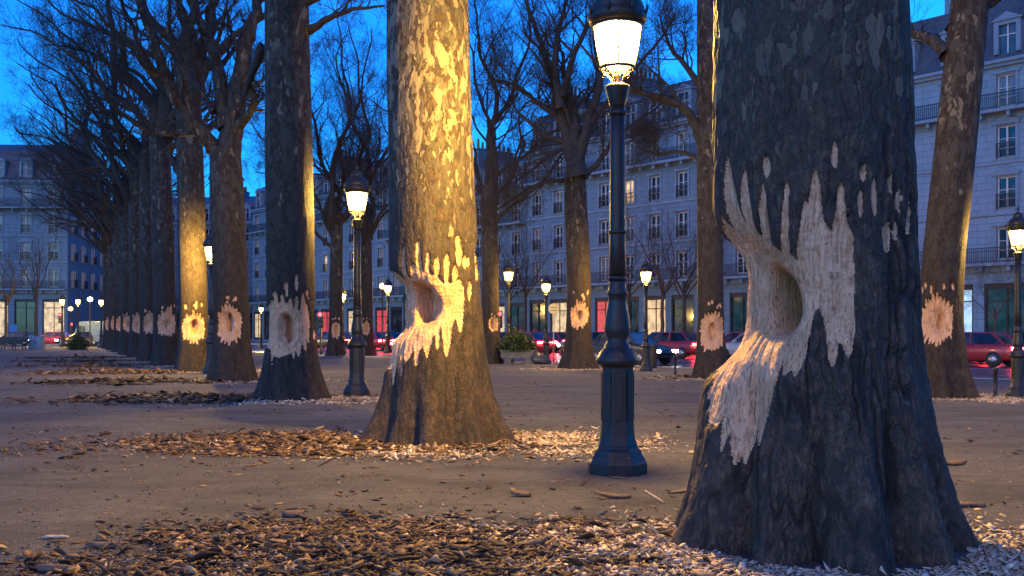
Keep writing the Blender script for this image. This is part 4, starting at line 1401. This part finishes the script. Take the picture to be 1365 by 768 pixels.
# planter with bush
M['planter'] = plain('weathered_planter_stone', (.11, .105, .10), .85, 0, .35, 6, .3)
PLX, PLD = (690 - CX) / F * 41.5, 41.5
T = thing('stone_planter', 'grey stone trough planter on two feet, left of a short lamp', 'planter', (PLX, PLD, 0))
b = MB(); b.box(-.70, .70, -.3, .3, .24, .52); b.box(-.74, .74, -.34, .34, .521, .58); b.build('trough', M['planter'], T, bevel=.015)
for s in (-1, 1):
    b = MB(); b.box(s * .42 - .13, s * .42 + .13, -.26, .26, -.02, .239); b.build('foot', M['planter'], T, bevel=.01)


def bush(name, label, loc, a, h, n, seed, cat='bush'):
    rs = np.random.RandomState(seed)
    T = thing(name, label, cat, loc)
    V = []; Q = []
    d = rs.normal(size=(n, 3)); d /= np.linalg.norm(d, axis=1)[:, None]; d[:, 2] = np.abs(d[:, 2]) * 1.0
    lump = 1 + .18 * np.sin(d[:, 0] * 7 + seed) * np.cos(d[:, 1] * 6) + .1 * rs.normal(size=n)
    c = d * (rs.uniform(.55, 1.02, n) * lump)[:, None] * np.array([a, a * .7, h])
    for k in range(n):
        u = unit(rs.normal(size=3)); w_ = unit(np.cross(u, rs.normal(size=3))); nn = np.cross(u, w_)
        L = rs.uniform(.045, .085); p = c[k]
        V += [p - u * L, p + w_ * L * .5 + nn * L * .1, p + u * L, p - w_ * L * .5 + nn * L * .1]
        Q.append([4 * k, 4 * k + 1, 4 * k + 2, 4 * k + 3])
    mesh_np('foliage', V, np.array(Q), M['leaf'], T, False)
    tb = Tubes(); rg = np.random.RandomState(seed + 1)
    for k in range(9):
        aa = rg.uniform(0, 6.28)
        grow(tb, (rg.uniform(-.4, .4) * a, 0, -.05), (math.cos(aa) * .6, math.sin(aa) * .4, 1), h * .9, .016, 2, rg, .8, 3)
    tb.build('stems', M['limb'], T)


bush('box_bush', 'dense dark green bush growing in the stone planter', (PLX, PLD, .55), .72, .78, 3200, 3)
bush('box_bush', 'round dark bush at the far left, by the end of the long tree row', ((104 - CX) / F * 74, 74, .0), .72, 1.1, 2200, 5)
# slumped bag by the lamp foot
T = thing('rubbish_bag', 'dark slumped bag lying between the stone planter and the short lamp', 'bag', ((722 - CX) / F * 41.2, 41.2, 0))
rs = np.random.RandomState(4)
b = MB()
pr = [(.02, 0), (.26, .01), (.34, .10), (.33, .22), (.26, .36), (.15, .47), (.06, .53), (.05, .56), (.09, .61)]
b.lathe(pr, 18)
b.v = [(x * (1 + .14 * math.sin(5 * math.atan2(y, x) + z * 9)) * 1.1 + z * -.35, y * (1 + .1 * math.sin(7 * math.atan2(y, x))), z * .95) for x, y, z in b.v]
b.build('sack', plain('dark_bag_plastic', (.04, .042, .045), .35), T, True)
# round sign
T = thing('round_sign', 'round grey back of a traffic sign on a thin pole beside the short lamp', 'sign', ((738 - CX) / F * 45.5, 45.5, -.0))
b = MB(); b.lathe([(.03, -.12), (.03, 2.62)], 10); b.build('pole', plain('grey_steel', (.25, .25, .26), .5, .5), T, True)
b = MB(); b.lathe([(.235, -.01), (.245, 0), (.235, .012)], 32); b.v = [(x, z - .045, y + 2.38) for x, y, z in b.v]; b.build('disc', plain('grey_sign_back', (.20, .20, .21), .55, .3), T)
b = MB(); b.box(-.15, .15, -.07, -.058, 2.30, 2.33); b.box(-.15, .15, -.07, -.058, 2.43, 2.46); b.build('bracket', M['iron'], T)
# litter bin behind the short lamp
T = thing('litter_bin', 'dark litter bin standing just right of the short lamp near the kerb', 'bin', ((869 - CX) / F * 37, 37, 0))
b = MB(); b.lathe([(.17, 0), (.18, .05), (.2, .6), (.21, .78), (.215, .80)], 18); b.build('body', M['iron'], T, True)
b = MB(); b.lathe([(.222, .80), (.222, .84), (.19, .85)], 18); b.build('rim', M['iron'], T, True)
# benches and cabinet at the far left
for k, (px, lab) in enumerate(((18, 'dark park bench at the left edge of the photo'), (4, 'dark park bench cut by the left edge of the photo'))):
    T = thing('park_bench', lab, 'bench', ((px - CX) / F * (74 - k * 2), 74 - k * 2, 0), R(4), 'dark park benches')
    b = MB()
    for q in range(4): b.box(-.95, .95, -.25 + q * .13, -.14 + q * .13, .42, .46)
    b.build('seat', M['iron'], T)
    b = MB()
    for q in range(3): b.box(-.95, .95, .25 + q * .03, .285 + q * .03, .54 + q * .13, .65 + q * .13)
    b.build('backrest', M['iron'], T)
    for s in (-.75, .75):
        b = MB(); b.box(s - .03, s + .03, -.25, -.19, 0, .419); b.box(s - .03, s + .03, .24, .30, 0, .53); b.box(s - .03, s + .03, -.188, .238, .36, .419); b.build('leg', M['iron'], T)
T = thing('utility_cabinet', 'blue grey street cabinet standing at the right end of the left benches', 'cabinet', ((49 - CX) / F * 75, 75, 0))
cm = plain('blue_grey_cabinet', (.16, .21, .26), .5)
b = MB(); b.box(-.5, .5, -.25, .25, 0, .95); b.box(-.54, .54, -.29, .29, .951, 1.0); b.build('body', cm, T, bevel=.012)
for s in (-1, 1):
    b = MB(); a, c = sorted((s * .02, s * .47)); b.box(a, c, -.275, -.253, .08, .90); d = b.build('door', cm, T, bevel=.006)
    b = MB(); b.box(s * .06 - .015, s * .06 + .015, -.3, -.276, .45, .6); b.build('handle', M['iron'], d)


def traffic_light(px, d, h, label, rz=0):
    T = thing('traffic_light', label, 'traffic light', ((px - CX) / F * d, d, -.1), rz, 'red traffic lights')
    b = MB(); b.lathe([(.1, 0), (.1, .25), (.055, .3), (.05, h)], 12); b.build('pole', M['iron'], T, True)
    b = MB(); b.box(-.17, .17, -.13, .13, h - .95, h + .05); b.v = [(x, y - .19, z) for x, y, z in b.v]; hs = b.build('housing', M['iron'], T, bevel=.02)
    for k, m in enumerate(('red_signal', 'off_lens', 'off_lens')):
        b = MB(); b.lathe([(.115, -.02), (.115, .02), (.07, .035)], 16); b.v = [(x, -.325 - z, y + h - .13 - k * .30) for x, y, z in b.v]
        l = b.build('lens', M[m], T)


traffic_light(82, 96, 3.2, 'traffic light showing red beside the leftmost far lamp')
traffic_light(97, 112, 2.4, 'traffic light showing red low beyond the round dark bush')
traffic_light(428, 60, 2.6, 'traffic light showing red left of the distant tree with pale patch')
traffic_light(666, 58, 2.6, 'traffic light showing red just right of the small pale gnawed patch')
T = thing('shop_board', 'blue board sign standing before the corner building at the left edge', 'sign', ((18 - CX) / F * 112, 112, 0))
b = MB(); b.box(-.42, .42, -.04, .04, .9, 2.1); b.build('panel', M['blue_sign'], T, bevel=.02)
for s in (-.35, .35):
    b = MB(); b.box(s - .03, s + .03, -.03, .03, 0, .899); b.build('leg', M['iron'], T)

# ------------------------------------------------------------------ bark litter and wood chips
TPL = np.array([(-1, -.45, 0), (-.15, -1, .0), (.95, -.5, 0), (1, .4, 0), (.1, 1, 0), (-.9, .55, 0)], float)


def flakes(pos, size, asp, thick, curl, tilt, rs):
    """N small curled flakes: hexagonal top and bottom with a raised middle ridge"""
    n = len(pos)
    L = size[:, None]; Wd = (size * asp)[:, None]
    jx = TPL[None, :, 0] * (1 + .5 * rs.uniform(-1, 1, (n, 6))); jy = TPL[None, :, 1] * (1 + .7 * rs.uniform(-1, 1, (n, 6)))
    x = jx * L; y = jy * Wd
    zc = -curl[:, None] * (jx ** 2) * L * .5 - curl[:, None] * .8 * (jy ** 2) * Wd
    top = np.stack([x, y, zc + thick[:, None] / 2], -1)
    mid = np.stack([np.zeros(n), np.zeros(n), thick / 2 + .15 * curl * size], -1)[:, None, :]
    bot = np.stack([x * .96, y * .96, zc - thick[:, None] / 2], -1)
    P = np.concatenate([top, bot, mid], 1)
    a = rs.uniform(0, 6.283, n); tx = rs.normal(0, 1, n) * tilt; ty = rs.normal(0, 1, n) * tilt
    ca, sa = np.cos(a)[:, None], np.sin(a)[:, None]
    z = P[..., 2] + P[..., 0] * np.tan(tx)[:, None] + P[..., 1] * np.tan(ty)[:, None]
    X = P[..., 0] * ca - P[..., 1] * sa; Y = P[..., 0] * sa + P[..., 1] * ca
    flip = (rs.rand(n) < .3)[:, None]
    z = np.where(flip, -z, z)
    low = z.min(1)
    z = z - (low * rs.uniform(.55, 1.0, n))[:, None]
    V = np.stack([X + pos[:, None, 0], Y + pos[:, None, 1], z + pos[:, None, 2]], -1).reshape(-1, 3)
    T_ = []
    for i in range(6):
        j = (i + 1) % 6
        T_ += [(i, j, 12), (i, 6 + i, 6 + j), (i, 6 + j, j)]
    T_ += [(6, 8, 7), (6, 9, 8), (6, 10, 9), (6, 11, 10)]
    T_ = np.array(T_)
    Fc = (T_[None] + 13 * np.arange(n)[:, None, None]).reshape(-1, 3)
    return V, Fc


rs = np.random.RandomState(99)
PLACED = [(x1, 6.5, .98), (x2, 12.4, .9), (x3, 20.0, .75), (x4, 27.4, .6), (1.015, 9.55, .30)]


def keep(p):
    ok = (p[:, 1] > 1.0)
    for (x, y, r) in PLACED: ok &= np.hypot(p[:, 0] - x, p[:, 1] - y) > r * .93
    return ok


def cloud(cx, cy, ax, ay, n, ang=0.0, power=.7):
    r = rs.rand(n) ** power * (1 + .35 * np.abs(rs.normal(size=n)) * (rs.rand(n) < .35)); a = rs.uniform(0, 6.283, n)
    u = r * np.cos(a) * ax; v = r * np.sin(a) * ay
    c, s = math.cos(ang), math.sin(ang)
    return np.stack([cx + u * c - v * s, cy + u * s + v * c, np.zeros(n)], -1)


def clump(p, k, seed):
    """thin the cloud with a noise so that it lies in clumps"""
    q = vnoise(p[:, 0] * k + 200, p[:, 1] * k + 200, 512, seed)
    return p[rs.rand(len(p)) < np.clip((q - .22) * 2.2, .04, 1)]


VV = []; FF = []; cnt = 0


def lay(p, smin, smax, asp, curl, tilt, thick=(.002, .007), heap=None):
    global cnt
    p = p[keep(p)]
    if heap is not None: p[:, 2] = heap(p)
    n = len(p)
    size = smin + (smax - smin) * rs.rand(n) ** 3.6
    V, Fc = flakes(p, size, rs.uniform(*asp, n), rs.uniform(*thick, n), rs.uniform(0, curl, n), tilt, rs)
    VV.append(V); FF.append(Fc + cnt); cnt += len(V)


def hp(cx, cy, ax, ay, h, seed):
    def f(p):
        g = np.exp(-((p[:, 0] - cx) / ax) ** 2 - ((p[:, 1] - cy) / ay) ** 2)
        return h * g * (.25 + vnoise(p[:, 0] * 3 + 99, p[:, 1] * 3 + 99, 512, seed)) * rs.uniform(.2, 1, len(p))
    return f


lay(clump(cloud(-.85, 5.9, 1.75, 1.15, 44000, R(-3)), 2.6, 1), .004, .058, (.10, .45), .7, .14, heap=hp(-.8, 5.7, 1.5, .8, .07, 7))
lay(clump(cloud(-.7, 5.15, 1.5, .6, 16000), 2.6, 2), .004, .065, (.10, .4), .7, .16, heap=hp(-.4, 5.2, 1.4, .6, .07, 8))
lay(cloud(-.8, 5.75, 1.7, 1.1, 260, 0, .6), .035, .085, (.12, .32), .7, .16, (.003, .007), heap=hp(-.8, 5.7, 1.5, .8, .12, 7))
lay(cloud(-2.3, 12.0, 2.2, 1.1, 240, 0, .6), .05, .10, (.12, .32), .7, .16, (.003, .008), heap=hp(-2.2, 12.0, 1.6, .8, .08, 9))
lay(cloud(.6, 5.7, 1.6, 1.1, 70, 0, .6), .03, .075, (.12, .32), .7, .16, (.003, .007))
lay(clump(cloud(-.75, 5.75, 1.7, 1.15, 22000, 0, .6), 3.2, 51), .002, .008, (.4, .9), .2, .1, (.002, .005), heap=hp(-.8, 5.7, 1.5, .8, .05, 7))
lay(clump(cloud(.2, 6.6, 1.4, .6, 7000), 2.6, 3), .004, .05, (.12, .5), .6, .12)
lay(clump(cloud(-2.4, 12.0, 2.4, 1.2, 26000, R(4)), 2.0, 4), .006, .08, (.12, .5), .6, .14, heap=hp(-2.2, 12.0, 1.6, .8, .04, 9))
for (cx, cy, ax, ay, n, sd) in ((-6.6, 20.0, 2.4, 1.3, 4500, 11), (-9.9, 26.6, 2.6, 1.4, 3600, 12), (-13.2, 33.0, 2.6, 1.5, 3000, 13), (-16.4, 39, 2.8, 1.5, 2600, 14), (-19, 45, 3, 1.5, 2200, 15), (-22, 51, 3, 1.5, 2000, 16), (7.0, 29.0, 3, 1.0, 1500, 17)):
    lay(clump(cloud(cx, cy, ax, ay, n, R(3)), 1.2, sd), .03, .14, (.3, .6), .5, .2, heap=hp(cx, cy, ax * .6, ay * .6, .07, sd))
loose = np.stack([rs.uniform(-9, 10, 9000), 2.2 + 26 * rs.rand(9000) ** 1.4, np.zeros(9000)], -1)
lay(clump(loose, .6, 21), .004, .05, (.25, .7), .5, .12)
o = mesh_np('bark_litter', np.concatenate(VV), np.concatenate(FF), M['bark_flakes'], None, False)
tag(o, kind='stuff', label='dark curled bark flakes strewn in bands left of each gnawed trunk')
VV = []; FF = []; cnt = 0
lay(clump(cloud(1.4, 5.75, 1.75, 1.25, 17000, 0, .6), 3.0, 31), .006, .034, (.3, .8), .35, .25, (.002, .006))
lay(clump(cloud(1.2, 5.6, 1.9, 1.2, 20000, 0, .6), 3.0, 52), .002, .007, (.4, .9), .2, .1, (.001, .004))
lay(clump(cloud(2.6, 5.6, 1.5, 1.5, 9000, 0, .6), 3.0, 32), .006, .034, (.3, .8), .35, .25, (.002, .006))
lay(clump(cloud(.5, 5.9, 1.5, 1.0, 22000, 0, .6), 3.0, 33), .006, .03, (.3, .8), .35, .25, (.002, .006), heap=hp(.7, 5.8, 1.1, .8, .05, 40))
lay(clump(cloud(-.7, 5.9, 1.7, 1.1, 9000, 0, .6), 3.0, 38), .004, .02, (.3, .8), .35, .2, (.002, .005), heap=hp(-.8, 5.7, 1.5, .8, .07, 7))
lay(clump(cloud(-2.2, 12.0, 2.2, 1.1, 7000, 0, .6), 2.0, 39), .006, .03, (.3, .8), .35, .2, (.002, .005), heap=hp(-2.2, 12.0, 1.6, .8, .04, 9))
lay(clump(cloud(x2 + .4, 12.0, 1.9, 1.2, 15000, 0, .6), 2.0, 34), .010, .045, (.35, .8), .3, .25, (.003, .008))
lay(clump(cloud(x2 - 1.2, 12.0, 1.6, .9, 4500, 0, .6), 2.0, 35), .010, .04, (.35, .8), .3, .25, (.003, .008))
for (cx, cy) in ((x3, 19.7), (x4, 27.1), (x5, 33.6), (x6, 39), (xr1, 20.2), (xr2, 28.8), (xr3, 35.8)):
    lay(clump(cloud(cx + .3, cy, 2.1, 1.3, 5500, 0, .6), 1.5, 36), .014, .055, (.4, .8), .3, .22, (.003, .008))
for T, x in FAR: lay(cloud(x + .5, T.location.y - .3, 2, 1.2, 1500, 0, .6), .02, .06, (.4, .8), .3, .2, (.003, .008))
o = mesh_np('wood_chips', np.concatenate(VV), np.concatenate(FF), M['chips'], None, False)
tag(o, kind='stuff', label='pale gnawed wood chips scattered round the foot of each plane tree')


VV = []; FF = []; cnt = 0
pb = np.stack([rs.uniform(-7, 7, 26000), 2.6 + 13 * rs.rand(26000) ** 1.3, np.zeros(26000)], -1)
lay(clump(pb, 1.1, 41), .002, .011, (.6, 1), .1, .1, (.003, .008))
o = mesh_np('gravel', np.concatenate(VV), np.concatenate(FF), flake_mat('gravel_grains', ((0, (.06, .05, .045)), (.6, (.2, .17, .15)), (1, (.4, .36, .32)))), None, False)
tag(o, kind='stuff', label='fine gravel grains loose on the sandy park ground')


def piece(name, label, px, py, L, wd, th, curl, rz, m, tilt=(0, 0), cat='bark piece', seed=0, lift=.0):
    """one large curled piece of bark or wood lying on the ground"""
    d = EYE * F / (py - HZ)
    rs_ = np.random.RandomState(seed + 500)
    nu, nv = 12, 5
    V = []
    for side in (1, -1):
        for i in range(nu):
            u = -1 + 2 * i / (nu - 1)
            hw = wd * (1 - .72 * abs(u) ** 2.6) * (1 + .16 * rs_.normal())
            for j in range(nv):
                v = -1 + 2 * j / (nv - 1)
                z = curl * wd * (1 - v * v) + curl * .25 * L * u * u * (.6 if seed % 2 else -.3) + side * th / 2 * (1 - .5 * abs(u) ** 3) + rs_.normal() * th * .12
                V.append((u * L + rs_.normal() * L * .012, v * hw + math.sin(u * 2 + seed) * wd * .2, z))
    Fc = []
    n = nu * nv
    for i in range(nu - 1):
        for j in range(nv - 1):
            a = i * nv + j
            Fc.append((a, a + nv, a + nv + 1, a + 1)); Fc.append((n + a, n + a + 1, n + a + nv + 1, n + a + nv))
    for i in range(nu - 1):
        for j in (0, nv - 1):
            a = i * nv + j; Fc.append((a, n + a, n + a + nv, a + nv) if j == 0 else (a, a + nv, n + a + nv, n + a))
    for j in range(nv - 1):
        for i in (0, nu - 1):
            a = i * nv + j; Fc.append((a, a + 1, n + a + 1, n + a) if i == 0 else (a, n + a, n + a + 1, a + 1))
    E = Matrix.Rotation(rz, 3, 'Z') @ Matrix.Rotation(tilt[0], 3, 'Y') @ Matrix.Rotation(tilt[1], 3, 'X')
    V = [E @ Vector(p) for p in V]
    mn = min(p.z for p in V)
    b = MB(); b.add([(p.x, p.y, p.z - mn + lift) for p in V], Fc)
    o = b.build(name, m, None, True)
    o.location = ((px - CX) / F * d, d, 0)
    return tag(o, label, cat)


BK = flake_mat('bark_piece_brown', ((0, (.10, .065, .04)), (1, (.20, .13, .08))))
BK2 = flake_mat('bark_piece_pale', ((0, (.40, .29, .19)), (1, (.5, .38, .26))))
piece('wood_piece', 'thick pale wood block lying on chips left of the nearest trunk', 946, 737, .075, .022, .03, .2, R(-8), BK2, cat='wood piece', seed=1)
piece('wood_piece', 'flat pale wood sliver at the bottom, below the thick pale block', 972, 752, .085, .02, .01, .3, R(10), BK2, cat='wood piece', seed=2)
piece('bark_piece', 'long tilted bark slab raised above the litter in the bottom centre', 706, 735, .13, .035, .018, .4, R(22), BK, (R(-10), 0), seed=3, lift=.02)
piece('bark_piece', 'dark curled bark piece topping the near litter, left of the lamp base', 694, 662, .085, .032, .014, .7, R(-10), BK, (R(6), 0), seed=4)
piece('bark_piece', 'long reddish bark strip lying in front of the tall lamp base', 817, 664, .15, .03, .014, .6, R(-6), BK, (R(5), 0), seed=5)
piece('wood_piece', 'pale pointed splinter sticking up right of the reddish bark strip', 872, 670, .09, .018, .01, .3, R(-30), BK2, (R(28), 0), cat='wood piece', seed=6)
piece('bark_piece', 'thin bent bark strip beside the left root of the nearest trunk', 912, 657, .14, .018, .012, .5, R(12), BK, (R(-7), 0), seed=7)
piece('wood_piece', 'pale wood sliver alone on the sand at the lower left', 74, 718, .085, .02, .012, .4, R(6), BK2, cat='wood piece', seed=8)
piece('bark_piece', 'broad flat bark piece at the bottom left, below the pale sliver', 140, 730, .12, .035, .014, .5, R(2), BK, seed=9)
piece('bark_piece', 'dark bark piece cut by the bottom edge at the lower left corner', 75, 762, .12, .04, .014, .6, R(-4), BK, seed=10)
piece('bark_piece', 'dark domed bark piece on the sand above the near litter', 390, 689, .08, .035, .016, .8, R(5), BK, seed=11)
piece('wood_piece', 'small pale wood flake on the sand just right of the tall lamp base', 925, 604, .06, .03, .012, .4, R(0), BK2, cat='wood piece', seed=12)
piece('bark_piece', 'lone dark bark piece on the sand right of the nearest trunk', 1272, 620, .13, .04, .02, .6, R(3), BK, seed=13)
piece('bark_piece', 'flat dark bark piece low on the sand near the right edge', 1292, 676, .12, .035, .016, .5, R(-3), BK, seed=14)
